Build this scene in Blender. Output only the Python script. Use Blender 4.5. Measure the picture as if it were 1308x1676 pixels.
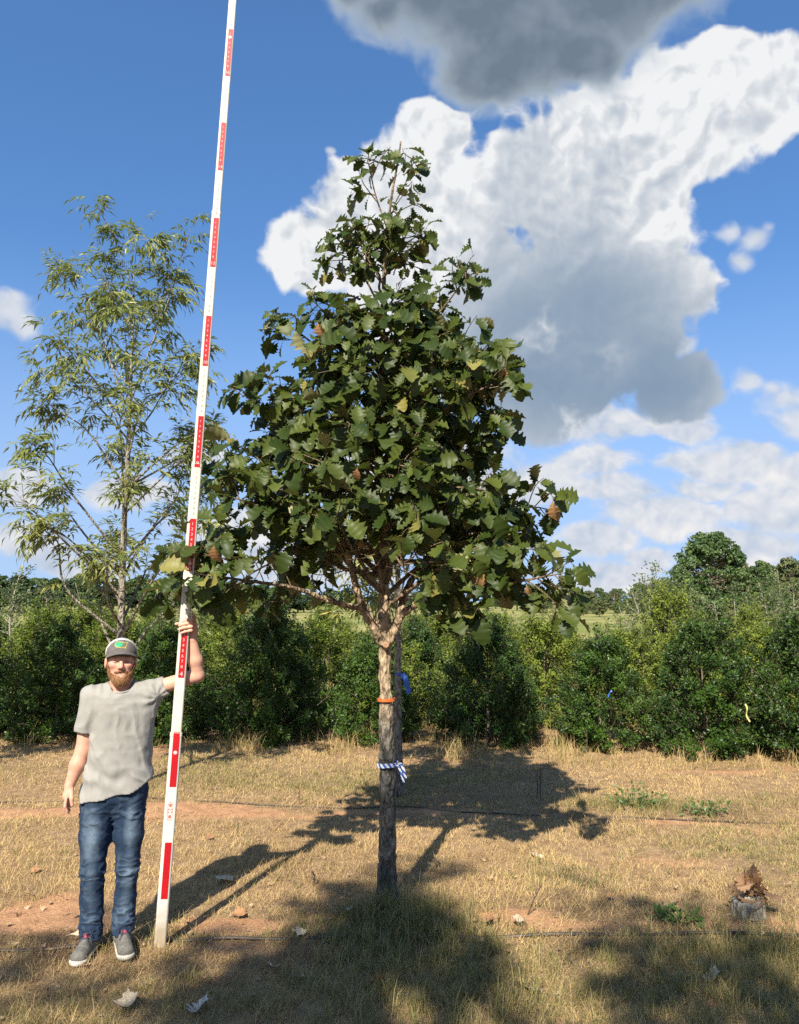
import bpy, math, random
import numpy as np
from mathutils import Vector, Matrix

for o in list(bpy.data.objects):
    bpy.data.objects.remove(o, do_unlink=True)
scene = bpy.context.scene
COL = scene.collection
rng = np.random.default_rng(7)
random.seed(7)

# ------------------------------------------------------------------ camera
FPX, PITCH, CAMZ = 1310.0, math.radians(6.4), 1.9
cam = bpy.data.cameras.new('camera')
cam.sensor_fit = 'HORIZONTAL'; cam.sensor_width = 36.0; cam.lens = 36.0 * FPX / 1308.0
cam.clip_start = 0.05; cam.clip_end = 3000.0
camo = bpy.data.objects.new('camera', cam); COL.objects.link(camo)
camo.location = (0, 0, CAMZ); camo.rotation_euler = (math.pi / 2 + PITCH, 0, 0)
scene.camera = camo


def ray(px, py):
    a = (px - 654) / FPX; b = (838 - py) / FPX
    return Vector((a, math.cos(PITCH) - b * math.sin(PITCH), math.sin(PITCH) + b * math.cos(PITCH)))


def at(px, py, Y):
    d = ray(px, py); t = Y / d.y
    return Vector((d.x * t, Y, CAMZ + d.z * t))


def gnd(px, py):
    d = ray(px, py); t = -CAMZ / d.z
    return Vector((d.x * t, d.y * t, 0))


# ------------------------------------------------------------------ sun, sky
SUN_EL = math.radians(41.0)
SUN_AZ = math.radians(195.7)            # clockwise from +Y: behind the camera, to the left
SUN_DIR = Vector((math.sin(SUN_AZ) * math.cos(SUN_EL), math.cos(SUN_AZ) * math.cos(SUN_EL), math.sin(SUN_EL)))
sun = bpy.data.lights.new('sun', 'SUN'); sun.energy = 5.0; sun.angle = math.radians(0.55); sun.color = (1.0, 0.93, 0.80)
suno = bpy.data.objects.new('sun', sun); COL.objects.link(suno)
suno.rotation_euler = (-SUN_DIR).to_track_quat('-Z', 'Y').to_euler()
suno.location = SUN_DIR * 60

scene.view_settings.view_transform = 'Standard'
scene.view_settings.look = 'None'
scene.view_settings.exposure = 0.85
scene.view_settings.gamma = 1.0
scene.view_settings.use_curve_mapping = False
scene.cycles.use_denoising = False
scene.cycles.max_bounces = 5
scene.cycles.diffuse_bounces = 2
scene.cycles.transmission_bounces = 4
scene.cycles.transparent_max_bounces = 8
scene.cycles.use_adaptive_sampling = True
scene.cycles.adaptive_threshold = 0.015


class X:
    """a node socket that can be used in arithmetic"""
    T = None
    def __init__(s, sock): s.s = sock
    def __add__(s, o): return mth('ADD', s, o)
    def __radd__(s, o): return mth('ADD', o, s)
    def __sub__(s, o): return mth('SUBTRACT', s, o)
    def __rsub__(s, o): return mth('SUBTRACT', o, s)
    def __mul__(s, o): return mth('MULTIPLY', s, o)
    def __rmul__(s, o): return mth('MULTIPLY', o, s)
    def __truediv__(s, o): return mth('DIVIDE', s, o)


def put(sock, v):
    if isinstance(v, X): X.T.links.new(v.s, sock)
    else: sock.default_value = v


def mth(op, *a, clamp=False):
    n = X.T.nodes.new('ShaderNodeMath'); n.operation = op; n.use_clamp = clamp
    for i, v in enumerate(a): put(n.inputs[i], v)
    return X(n.outputs[0])


def vm(op, *a):
    n = X.T.nodes.new('ShaderNodeVectorMath'); n.operation = op
    for i, v in enumerate(a):
        put(n.inputs['Scale'] if (op == 'SCALE' and i == 1) else n.inputs[i], v)
    return X(n.outputs['Value'] if op in ('LENGTH', 'DISTANCE', 'DOT_PRODUCT') else n.outputs['Vector'])


def noise(vec, scale, detail=5.0, rough=0.55, dist=0.0, lac=2.0):
    n = X.T.nodes.new('ShaderNodeTexNoise')
    if vec is not None: put(n.inputs['Vector'], vec)
    n.inputs['Scale'].default_value = scale; n.inputs['Detail'].default_value = detail
    n.inputs['Roughness'].default_value = rough; n.inputs['Distortion'].default_value = dist
    n.inputs['Lacunarity'].default_value = lac
    return X(n.outputs['Fac'])


def noisec(vec, scale, detail=2.0):
    n = X.T.nodes.new('ShaderNodeTexNoise')
    if vec is not None: put(n.inputs['Vector'], vec)
    n.inputs['Scale'].default_value = scale; n.inputs['Detail'].default_value = detail
    return X(n.outputs['Color'])


def voro(vec, scale, smooth=None, feature='F1'):
    n = X.T.nodes.new('ShaderNodeTexVoronoi')
    n.feature = 'SMOOTH_F1' if smooth else feature
    if vec is not None: put(n.inputs['Vector'], vec)
    n.inputs['Scale'].default_value = scale
    if smooth: n.inputs['Smoothness'].default_value = smooth
    return X(n.outputs['Distance'])


def step(v, lo, hi, a=0.0, b=1.0):
    n = X.T.nodes.new('ShaderNodeMapRange'); n.interpolation_type = 'SMOOTHSTEP'
    put(n.inputs['Value'], v)
    n.inputs['From Min'].default_value = lo; n.inputs['From Max'].default_value = hi
    n.inputs['To Min'].default_value = a; n.inputs['To Max'].default_value = b
    return X(n.outputs['Result'])


def mixc(f, a, b, mode='MIX'):
    n = X.T.nodes.new('ShaderNodeMix'); n.data_type = 'RGBA'; n.blend_type = mode
    put(n.inputs[0], f)
    for sock, v in ((n.inputs[6], a), (n.inputs[7], b)):
        if isinstance(v, X): put(sock, v)
        else: sock.default_value = (v[0], v[1], v[2], 1.0)
    return X(n.outputs[2])


def build_world():
    w = bpy.data.worlds.new('World'); scene.world = w; w.use_nodes = True
    nt = w.node_tree; nt.nodes.clear(); X.T = nt
    out = nt.nodes.new('ShaderNodeOutputWorld'); bg = nt.nodes.new('ShaderNodeBackground')
    nt.links.new(bg.outputs[0], out.inputs[0])
    S = 0.09; KK = 0.60 / S
    bg.inputs['Strength'].default_value = S
    tc = nt.nodes.new('ShaderNodeTexCoord'); d = X(tc.outputs['Generated'])
    sky = nt.nodes.new('ShaderNodeTexSky'); sky.sky_type = 'NISHITA'; sky.sun_disc = False
    sky.sun_elevation = SUN_EL; sky.sun_rotation = SUN_AZ
    sky.air_density = 1.0; sky.dust_density = 0.15; sky.ozone_density = 4.5; sky.altitude = 150
    nt.links.new(vm('NORMALIZE', vm('ADD', d, (0.0, 0.0, 0.14))).s, sky.inputs['Vector'])
    skyc = X(sky.outputs[0])
    sepz = nt.nodes.new('ShaderNodeSeparateXYZ'); nt.links.new(d.s, sepz.inputs[0]); elev = X(sepz.outputs['Z'])
    hs = nt.nodes.new('ShaderNodeHueSaturation'); hs.inputs['Saturation'].default_value = 1.12; hs.inputs['Value'].default_value = 1.36
    nt.links.new(skyc.s, hs.inputs['Color']); skyc = mixc(step(elev, 0.0, 0.42, 0.85, 0.0), X(hs.outputs[0]), (0.42 * KK, 0.56 * KK, 0.80 * KK))
    K = 0.565 / S

    def field(vec, blobs, k, soft=0.3):     # union of lobes about directions of the sky; k flattens the group
        vs = vm('MULTIPLY', vec, (1.0, k, k)); acc = None
        for (px, py, rx, ry) in blobs:
            c = ray(px, py).normalized()
            r = (ray(px + rx, py).normalized() - c).length * 0.5 + 0.5 * k * (ray(px, py + ry).normalized() - c).length
            val = mth('MULTIPLY_ADD', vm('DISTANCE', vs, (c.x, c.y * k, c.z * k)), -1.0 / r, 1.0)
            acc = val if acc is None else mth('SMOOTH_MAX', acc, val, soft)
        return acc

    def gauss(vec, blobs, k=1.25):          # soft sum, 0..1
        vs = vm('MULTIPLY', vec, (1.0, k, k)); acc = None
        for (px, py, rx, ry, a) in blobs:
            c = ray(px, py).normalized()
            r = (ray(px + rx, py).normalized() - c).length * 0.5 + 0.5 * k * (ray(px, py + ry).normalized() - c).length
            val = step(vm('DISTANCE', vs, (c.x, c.y * k, c.z * k)), 0.0, 1.9 * r, a, 0.0)
            acc = val if acc is None else acc + val
        return acc

    warp = vm('SCALE', vm('SUBTRACT', noisec(d, 11.0, 3.0), (0.5, 0.5, 0.5)), 0.040)
    dw = vm('ADD', d, warp)

    def puff(vec, det):
        b1 = mth('ABSOLUTE', noise(vec, 11.0, 1.0, 0.5) - 0.5)
        b2 = mth('ABSOLUTE', noise(vec, 30.0, 2.0, 0.5) - 0.5)
        return (noise(vec, 6.0, det, 0.62) - 0.5) * 1.7 + (0.10 - b1) * 2.0 + (0.10 - b2) * 1.1
    P = puff(dw, 8.0)
    P2 = puff(vm('ADD', dw, (-0.006, 0.0, 0.012)), 6.0)
    relief = P - P2

    # the great sunlit cumulus and the smaller ones near it
    big = [(520, 410, 80, 70), (590, 330, 80, 75), (655, 285, 70, 65), (580, 400, 90, 80), (640, 450, 100, 80), (715, 235, 70, 70), (690, 360, 140, 120), (820, 290, 110, 110), (760, 470, 170, 140),
           (900, 270, 120, 110), (1000, 220, 110, 100), (1085, 150, 75, 75), (1180, 100, 65, 62), (1270, 120, 70, 62), (1240, 185, 80, 70),
           (1140, 240, 110, 95), (1060, 340, 130, 130), (950, 420, 180, 150), (850, 530, 160, 100), (1000, 530, 150, 95),
           (1075, 470, 90, 100), (1060, 560, 115, 64), (900, 590, 260, 50), (1110, 622, 150, 26), (720, 560, 180, 70)]
    D = field(dw, big, 1.15)
    holes = gauss(dw, [(785, 262, 30, 20, 0.75), (800, 215, 14, 40, 0.55), (752, 160, 22, 26, 0.9), (1185, 340, 60, 70, 0.5), (1120, 560, 30, 60, 0.4)])
    Dm = D + P * 0.60 - holes - 0.02
    m_big = step(Dm + (noise(dw, 70.0, 3.0, 0.6) - 0.5) * 0.16, -0.02, 0.22)
    small = [(1235, 385, 44, 26), (1190, 375, 36, 16), (1255, 365, 26, 22), (1215, 425, 20, 30), (1110, 570, 20, 34), (1085, 605, 18, 20),
             (8, 510, 62, 52), (36, 535, 34, 34), (20, 490, 40, 36), (1235, 625, 34, 34), (1290, 655, 62, 40), (1308, 690, 70, 40), (1275, 640, 40, 30),
             (545, 252, 14, 9)]
    Ds = field(dw, small, 1.2) + P * 1.0 - 0.10
    m_small = step(Ds, 0.0, 0.75) * 0.9
    low = [(980, 760, 110, 26), (1180, 755, 100, 44), (1215, 745, 40, 34), (1285, 775, 90, 34), (1090, 845, 230, 26), (1270, 835, 140, 38), (1010, 800, 150, 16),
           (1060, 915, 120, 20), (1230, 890, 150, 22), (960, 885, 130, 16), (40, 890, 150, 34), (120, 930, 160, 24), (30, 800, 130, 26), (210, 810, 130, 22),
           (380, 900, 180, 26), (560, 880, 150, 26), (350, 860, 80, 26), (860, 790, 110, 36), (960, 695, 190, 20), (700, 760, 200, 36), (500, 930, 200, 22), (1120, 690, 150, 14), (1150, 800, 140, 14), (1250, 940, 200, 16), (1000, 945, 200, 16), (320, 750, 70, 22)]
    Pl = (noise(vm('MULTIPLY', dw, (1.0, 1.0, 2.0)), 11.0, 8.0, 0.62) - 0.5) * 2.2
    Dl = field(dw, low, 4.0) + Pl * 0.80 + 0.28
    m_low = step(Dl, 0.0, 0.50) * 0.97
    # the dark cloud base overhead
    dark = [(700, -40, 150, 120), (820, 10, 190, 140), (980, -10, 200, 125), (1090, -30, 130, 90), (640, 15, 70, 55), (800, 115, 120, 60), (560, -30, 90, 36), (870, 70, 150, 95), (960, 90, 110, 50)]
    Dd = field(dw, dark, 1.4) + P * 0.52
    m_dark = step(Dd, -0.05, 0.48)

    # shading of the big cloud: shaded towards its underside and where the dark cloud stands in its sun
    shade = gauss(d, [(880, 420, 120, 120, 0.30), (980, 590, 220, 90, 0.95), (800, 580, 180, 90, 0.55), (1060, 480, 90, 110, 0.40), (930, 640, 300, 60, 0.8),
                      (840, 230, 80, 80, 0.20), (1110, 645, 150, 36, 0.9), (960, 340, 90, 90, 0.22), (1120, 300, 60, 50, 0.10)])
    sunlit = gauss(d, [(885, 545, 55, 46, 1.1), (1000, 590, 46, 22, 0.8), (1075, 375, 40, 26, 0.4)])
    sh = mth('MAXIMUM', shade * (0.35 + 1.1 * noise(dw, 5.0, 5.0, 0.6)) - sunlit * step(P, -0.3, 0.25), 0.0) - relief * (1.30 - 0.85 * mth('MINIMUM', shade, 1.0)) - P * 0.14
    sh = sh + 0.07 - (1.0 - step(Dm, 0.0, 0.5)) * 0.14
    shc = 1.0 - mth('EXPONENT', mth('MAXIMUM', sh, 0.0) * -1.3)
    white = (0.87 * K, 0.88 * K, 0.89 * K); grey = (0.185 * K, 0.285 * K, 0.415 * K)
    c_big = mixc(shc, white, grey)
    c_small = mixc(mth('MAXIMUM', 0.28 - relief * 0.9, 0.0, clamp=True), (0.78 * K, 0.80 * K, 0.84 * K), (0.36 * K, 0.46 * K, 0.60 * K))
    c_low = mixc(mth('MAXIMUM', 0.30 - relief * 1.1 + (0.3 - Pl) * 0.40, 0.0, clamp=True), (0.90 * K, 0.88 * K, 0.87 * K), (0.40 * K, 0.51 * K, 0.68 * K))
    dk = mth('MAXIMUM', step(Dd, -0.02, 0.75) - relief * 0.30 - step(noise(dw, 4.0, 5.0, 0.6), 0.40, 0.75) * 0.38, 0.0, clamp=True)
    c_dark = mixc(dk, (0.50 * K, 0.58 * K, 0.66 * K), (0.165 * K, 0.215 * K, 0.280 * K))

    # the rest of the sky, outside the view, carries scattered cumulus of the same kind
    ybk = vm('DOT_PRODUCT', d, tuple(ray(654, 700).normalized()))
    gen = step(noise(vm('MULTIPLY', d, (1.0, 1.0, 1.8)), 2.6, 8.0, 0.6), 0.54, 0.62) * step(ybk, 0.65, 0.55)
    c_gen = mixc(mth('MAXIMUM', 0.25, 0.0, clamp=True), white, grey)

    col = mixc(m_low, skyc, c_low)
    col = mixc(m_small, col, c_small)
    col = mixc(m_big, col, c_big)
    col = mixc(m_dark, col, c_dark)
    nt.links.new(col.s, bg.inputs['Color'])
    bg2 = nt.nodes.new('ShaderNodeBackground'); bg2.inputs['Strength'].default_value = S
    nt.links.new(mixc(gen * 0.9, skyc, c_gen).s, bg2.inputs['Color'])
    mx = nt.nodes.new('ShaderNodeMixShader')
    nt.links.new(mth('GREATER_THAN', ybk, 0.55).s, mx.inputs[0])
    nt.links.new(bg2.outputs[0], mx.inputs[1]); nt.links.new(bg.outputs[0], mx.inputs[2])
    nt.links.new(mx.outputs[0], out.inputs[0])
    w.cycles.sampling_method = 'MANUAL'; w.cycles.sample_map_resolution = 512


build_world()

# ------------------------------------------------------------------ mesh and noise helpers
def _h(ix, iy, iz, seed):
    n = (ix.astype(np.int64) * 374761393 + iy.astype(np.int64) * 668265263 + iz.astype(np.int64) * 2147483647 + seed * 1274126177) & 0xFFFFFFFF
    n = ((n ^ (n >> 13)) * 1274126177) & 0xFFFFFFFF
    n = ((n ^ (n >> 16)) * 2246822519) & 0xFFFFFFFF
    return ((n ^ (n >> 15)) & 0xFFFFFF) / float(0xFFFFFF)


def vnoise(p, seed=0):
    p = np.asarray(p, dtype=np.float64); i = np.floor(p); f = p - i; f = f * f * (3 - 2 * f)
    i = i.astype(np.int64); r = 0
    for dx in (0, 1):
        wx = f[..., 0] if dx else 1 - f[..., 0]
        for dy in (0, 1):
            wy = f[..., 1] if dy else 1 - f[..., 1]
            for dz in (0, 1):
                wz = f[..., 2] if dz else 1 - f[..., 2]
                r = r + wx * wy * wz * _h(i[..., 0] + dx, i[..., 1] + dy, i[..., 2] + dz, seed)
    return r * 2 - 1


def fbm(p, octv=3, seed=0):
    p = np.asarray(p, dtype=np.float64); a = 1.0; s = 0; t = 0
    for k in range(octv):
        s = s + a * vnoise(p, seed + k * 17); t += a; a *= 0.5; p = p * 2.03
    return s / t


def mesh_np(name, V, F, smooth=False, attrs=None):
    V = np.ascontiguousarray(V, dtype=np.float32); F = np.asarray(F, dtype=np.int32)
    me = bpy.data.meshes.new(name)
    k = F.shape[1]
    me.vertices.add(len(V)); me.vertices.foreach_set('co', V.ravel())
    me.loops.add(F.size); me.loops.foreach_set('vertex_index', F.ravel())
    me.polygons.add(len(F)); me.polygons.foreach_set('loop_start', np.arange(0, F.size, k, dtype=np.int32))
    me.polygons.foreach_set('use_smooth', np.full(len(F), bool(smooth)))
    for an, arr in (attrs or {}).items():
        arr = np.asarray(arr, dtype=np.float32)
        if arr.ndim == 1:
            at_ = me.attributes.new(an, 'FLOAT', 'POINT'); at_.data.foreach_set('value', arr)
        else:
            at_ = me.attributes.new(an, 'FLOAT_COLOR', 'POINT')
            if arr.shape[1] == 3: arr = np.concatenate([arr, np.ones((len(arr), 1), np.float32)], 1)
            at_.data.foreach_set('color', np.ascontiguousarray(arr, dtype=np.float32).ravel())
    me.update(calc_edges=True)
    return me


class MB:
    """collects pieces of quads (triangles repeat their last corner as separate arrays)"""
    def __init__(s): s.V = []; s.Q = []; s.T = []; s.n = 0; s.A = []
    def add(s, V, Q=None, T=None, a=None):
        V = np.asarray(V, dtype=np.float64)
        if Q is not None and len(Q): s.Q.append(np.asarray(Q) + s.n)
        if T is not None and len(T): s.T.append(np.asarray(T) + s.n)
        s.V.append(V); s.n += len(V)
        if a is not None: s.A.append(np.full(len(V), a) if np.isscalar(a) else np.asarray(a))
        return s
    def mesh(s, name, smooth=False):
        V = np.concatenate(s.V); F = []
        if s.Q:
            q = np.concatenate(s.Q); F.append(q[:, [0, 1, 2]]); F.append(q[:, [0, 2, 3]])
        if s.T: F.append(np.concatenate(s.T))
        only_q = s.Q and not s.T
        return mesh_np(name, V, np.concatenate(s.Q) if only_q else np.concatenate(F), smooth, {'var': np.concatenate(s.A)} if s.A else None)


def obj(name, me, mat=None, parent=None, loc=None):
    o = bpy.data.objects.new(name, me); COL.objects.link(o)
    if mat is not None and me is not None:
        if len(me.materials) == 0: me.materials.append(mat)
    if parent is not None: o.parent = parent
    if loc is not None: o.location = loc
    return o


def tag(o, label=None, cat=None, group=None, kind=None):
    if label: o['label'] = label
    if cat: o['category'] = cat
    if group: o['group'] = group
    if kind: o['kind'] = kind
    return o


def thing(name, label, cat, loc=(0, 0, 0), rz=0.0, group=None):
    o = bpy.data.objects.new(name, None); COL.objects.link(o); o.empty_display_size = 0.1
    o.location = loc; o.rotation_euler = (0, 0, rz)
    return tag(o, label, cat, group)


def copy_tree(root, loc, rz=0.0, sc=1.0, label=None, group=None):
    r = root.copy(); COL.objects.link(r); r.location = loc; r.rotation_euler = (0, 0, rz)
    r.scale = (sc, sc, sc) if np.isscalar(sc) else sc
    if label: r['label'] = label
    if group: r['group'] = group
    for ch in list(root.children):
        c = ch.copy(); COL.objects.link(c); c.parent = r
        for g in ch.children:
            e = g.copy(); COL.objects.link(e); e.parent = c
    return r


def unit(v):
    v = np.asarray(v, dtype=np.float64)
    return v / np.maximum(np.linalg.norm(v, axis=-1, keepdims=True), 1e-9)


def tube(pts, rad, sides=8, cap=True):
    """quads of a tube along a polyline with changing radius"""
    P = np.asarray(pts, dtype=np.float64); n = len(P); rad = np.broadcast_to(np.asarray(rad, dtype=np.float64), (n,))
    t = np.gradient(P, axis=0); t = unit(t)
    ref = np.array([0.31, 0.87, 0.2]) if abs(t[0] @ unit([0.31, 0.87, 0.2])) < 0.9 else np.array([1.0, 0.1, 0.0])
    u = unit(ref - t * (t @ ref)[:, None]); w = np.cross(t, u)
    an = np.linspace(0, 2 * np.pi, sides, endpoint=False)
    V = P[:, None, :] + rad[:, None, None] * (np.cos(an)[None, :, None] * u[:, None, :] + np.sin(an)[None, :, None] * w[:, None, :])
    V = V.reshape(-1, 3); Q = []
    i = np.arange(n - 1)[:, None] * sides; j = np.arange(sides)[None, :]; j2 = (j + 1) % sides
    Q = np.stack([i + j, i + j2, i + sides + j2, i + sides + j], -1).reshape(-1, 4)
    if cap:
        V = np.concatenate([V, P[:1], P[-1:]]); a = n * sides
        c0 = np.array([[a, (k + 1) % sides, k, a] for k in range(sides)])
        b = (n - 1) * sides
        c1 = np.array([[a + 1, b + k, b + (k + 1) % sides, a + 1] for k in range(sides)])
        return V, Q, np.concatenate([c0[:, :3], c1[:, :3]])
    return V, Q, None


def spline(pts, n):
    P = np.asarray(pts, dtype=np.float64)
    if len(P) == 2: return P[0] + (P[1] - P[0]) * np.linspace(0, 1, n)[:, None]
    E = np.concatenate([[2 * P[0] - P[1]], P, [2 * P[-1] - P[-2]]])
    ts = np.linspace(0, len(P) - 1 - 1e-6, n); k = ts.astype(int); f = (ts - k)[:, None]
    p0, p1, p2, p3 = E[k], E[k + 1], E[k + 2], E[k + 3]
    return 0.5 * (2 * p1 + (p2 - p0) * f + (2 * p0 - 5 * p1 + 4 * p2 - p3) * f ** 2 + (3 * p1 - p0 - 3 * p2 + p3) * f ** 3)


def box(lo, hi):
    (x0, y0, z0), (x1, y1, z1) = lo, hi
    V = [(x0, y0, z0), (x1, y0, z0), (x1, y1, z0), (x0, y1, z0), (x0, y0, z1), (x1, y0, z1), (x1, y1, z1), (x0, y1, z1)]
    Q = [(0, 3, 2, 1), (4, 5, 6, 7), (0, 1, 5, 4), (1, 2, 6, 5), (2, 3, 7, 6), (3, 0, 4, 7)]
    return V, Q


def stamp(BV, BT, frames, locs):
    """copies of a small triangle mesh: frames (N,3,3) columns are the x, y, z axes (scaled)"""
    BV = np.asarray(BV, dtype=np.float64); BT = np.asarray(BT)
    V = np.einsum('nij,kj->nki', frames, BV) + locs[:, None, :]
    n, k = len(locs), len(BV)
    T = (BT[None] + (np.arange(n) * k)[:, None, None]).reshape(-1, BT.shape[1])
    return V.reshape(-1, 3), T


def frames_from(axis, normal, scale):
    """leaf frames: y along axis, z near normal"""
    y = unit(axis); z = unit(normal - y * np.sum(normal * y, -1, keepdims=True)); x = np.cross(y, z)
    s = np.asarray(scale)
    if s.ndim == 1: s = s[:, None].repeat(3, 1)
    return np.stack([x * s[:, :1], y * s[:, 1:2], z * s[:, 2:3]], -1)


# signed distance shapes, meshed with surface nets
def smin(a, b, k):
    h = np.clip(0.5 + 0.5 * (b - a) / k, 0, 1)
    return b + (a - b) * h - k * h * (1 - h)


def smax(a, b, k): return -smin(-a, -b, k)


def s_cone(p, a, b, ra, rb, sc=(1, 1, 1)):
    sc = np.asarray(sc, dtype=np.float64); a = np.asarray(a, float) / sc; b = np.asarray(b, float) / sc; q = p / sc
    ab = b - a; h = np.clip(((q - a) @ ab) / (ab @ ab + 1e-12), 0, 1)
    return (np.linalg.norm(q - a - h[..., None] * ab, axis=-1) - (ra + (rb - ra) * h)) * min(sc)


def s_ell(p, c, r):
    c = np.asarray(c, float); r = np.asarray(r, float)
    k0 = np.linalg.norm((p - c) / r, axis=-1); k1 = np.linalg.norm((p - c) / (r * r), axis=-1)
    return k0 * (k0 - 1) / np.maximum(k1, 1e-6)


def sdf_mesh(f, lo, hi, h, slack=0.02):
    lo = np.asarray(lo, float); hi = np.asarray(hi, float); B = 10
    nb = np.ceil((hi - lo) / (h * B)).astype(int); n = nb * B
    cen = np.stack(np.meshgrid(*[lo[a] + (np.arange(nb[a]) + 0.5) * h * B for a in range(3)], indexing='ij'), -1)
    dc = f(cen.reshape(-1, 3)).reshape(nb)
    G = np.repeat(np.repeat(np.repeat(dc, B, 0), B, 1), B, 2).astype(np.float32)
    near = np.argwhere(np.abs(dc) < h * B * 0.9 + slack)
    off = np.stack(np.meshgrid(*[np.arange(B)] * 3, indexing='ij'), -1).reshape(-1, 3)
    for s in range(0, len(near), 400):
        blk = near[s:s + 400]
        idx = (blk[:, None, :] * B + off[None]).reshape(-1, 3)
        val = f(lo + idx * h)
        G[idx[:, 0], idx[:, 1], idx[:, 2]] = val
    S = G < 0
    c = [S[a:n[0] - 1 + a, b:n[1] - 1 + b, d:n[2] - 1 + d] for a in (0, 1) for b in (0, 1) for d in (0, 1)]
    cnt = sum(x.astype(np.int8) for x in c)
    act = np.argwhere((cnt > 0) & (cnt < 8))
    vid = np.full(n - 1, -1, np.int64); vid[act[:, 0], act[:, 1], act[:, 2]] = np.arange(len(act))
    acc = np.zeros((len(act), 3)); w = np.zeros(len(act))
    cor = [np.array([a, b, d]) for a in (0, 1) for b in (0, 1) for d in (0, 1)]
    for i in range(8):
        for j in range(i + 1, 8):
            if np.abs(cor[i] - cor[j]).sum() != 1: continue
            A = act + cor[i]; Bq = act + cor[j]
            va = G[A[:, 0], A[:, 1], A[:, 2]]; vb = G[Bq[:, 0], Bq[:, 1], Bq[:, 2]]
            m = (va < 0) != (vb < 0)
            t = np.where(m, va / np.where(m, va - vb, 1), 0)
            acc += m[:, None] * (cor[i] + t[:, None] * (cor[j] - cor[i])); w += m
    V = lo + (act + acc / np.maximum(w, 1)[:, None]) * h
    Q = []
    for ax in range(3):
        o1, o2 = [(1, 2), (2, 0), (0, 1)][ax]
        s0 = [slice(0, n[a] - 1) for a in range(3)]
        s1 = list(s0); s1[ax] = slice(1, n[ax])
        A = S[tuple(s0)]; Bq = S[tuple(s1)]
        for flip, m in ((False, A & ~Bq), (True, ~A & Bq)):
            e = np.argwhere(m); e = e[(e[:, o1] > 0) & (e[:, o2] > 0)]
            if not len(e): continue
            u = np.zeros(3, int); u[o1] = 1; v = np.zeros(3, int); v[o2] = 1
            q = [vid[tuple((e - u - v).T)], vid[tuple((e - v).T)], vid[tuple(e.T)], vid[tuple((e - u).T)]]
            q = np.stack(q if not flip else q[::-1], -1)
            Q.append(q[(q >= 0).all(1)])
    return V, np.concatenate(Q)


# ------------------------------------------------------------------ materials
def new_mat(name):
    m = bpy.data.materials.new(name); m.use_nodes = True
    nt = m.node_tree; X.T = nt
    b = nt.nodes['Principled BSDF']
    return m, nt, b


def tcoord(kind='Object'):
    n = X.T.nodes.new('ShaderNodeTexCoord'); return X(n.outputs[kind])


def attr(name, out='Fac', kind='GEOMETRY'):
    n = X.T.nodes.new('ShaderNodeAttribute'); n.attribute_name = name; n.attribute_type = kind
    return X(n.outputs[out])


def objrand():
    n = X.T.nodes.new('ShaderNodeObjectInfo'); return X(n.outputs['Random'])


def bump(nt, b, h, strength=0.4, dist=0.01):
    n = nt.nodes.new('ShaderNodeBump'); n.inputs['Strength'].default_value = strength; n.inputs['Distance'].default_value = dist
    nt.links.new(h.s, n.inputs['Height']); nt.links.new(n.outputs[0], b.inputs['Normal'])


def pmat(name, c1, c2=None, scale=8.0, rough=0.7, bmp=0.0, bscale=60.0, spec=0.5, coord='Object'):
    """plain material: two tones of one colour mixed by noise, with a fine bump"""
    m, nt, b = new_mat(name)
    b.inputs['Roughness'].default_value = rough; b.inputs['Specular IOR Level'].default_value = spec
    v = tcoord(coord)
    if c2 is None: c2 = tuple(x * 0.82 for x in c1)
    f = step(noise(v, scale, 4.0), 0.35, 0.65)
    nt.links.new(mixc(f, c1, c2).s, b.inputs['Base Color'])
    if bmp: bump(nt, b, noise(v, bscale, 3.0), bmp, 0.004)
    return m


def leaf_mat(name, dark, light, under, rough=0.42, trans=0.25, third=None, spec=0.5, noise_amt=True, hue_attr='var'):
    m, nt, b = new_mat(name)
    r = mth('FRACT', attr(hue_attr) + objrand())
    col = mixc(step(r, 0.1, 0.95), dark, light)
    if third is not None: col = mixc(step(r, 0.965, 0.985), col, third)
    if noise_amt:
        col = mixc(noise(tcoord(), 22.0, 3.0) * 0.35, col, tuple(x * 0.55 for x in dark))
    g = nt.nodes.new('ShaderNodeNewGeometry')
    col2 = mixc(X(g.outputs['Backfacing']), col, under)
    nt.links.new(col2.s, b.inputs['Base Color'])
    b.inputs['Roughness'].default_value = rough; b.inputs['Specular IOR Level'].default_value = spec
    tr = nt.nodes.new('ShaderNodeBsdfTranslucent')
    tcol = mixc(0.5, light, (light[0] * 1.4, light[1] * 1.9, light[2] * 0.7))
    nt.links.new(tcol.s, tr.inputs['Color'])
    mx = nt.nodes.new('ShaderNodeMixShader'); mx.inputs[0].default_value = trans
    nt.links.new(b.outputs[0], mx.inputs[1]); nt.links.new(tr.outputs[0], mx.inputs[2])
    nt.links.new(mx.outputs[0], nt.nodes['Material Output'].inputs['Surface'])
    return m

# ------------------------------------------------------------------ ground
def zg(x, y):
    x = np.asarray(x, float); y = np.asarray(y, float)
    p = np.stack([x * 0.5, y * 0.5, np.zeros_like(x)], -1)
    near = np.exp(-((y - 6.5) / 9.0) ** 2)
    z = 0.035 * fbm(p, 3, 3) * near
    far = np.clip((y - 30) / 120, 0, 1)
    return z + far * (0.5 * fbm(p * 0.03, 2, 9) + 0.9 * np.clip(x / 60, -0.6, 1.5))


def blobs(x, y, L):
    r = 0
    for (cx, cy, rx, ry, a) in L:
        r = r + a * np.exp(-(((x - cx) / rx) ** 2 + ((y - cy) / ry) ** 2))
    return r


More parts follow.
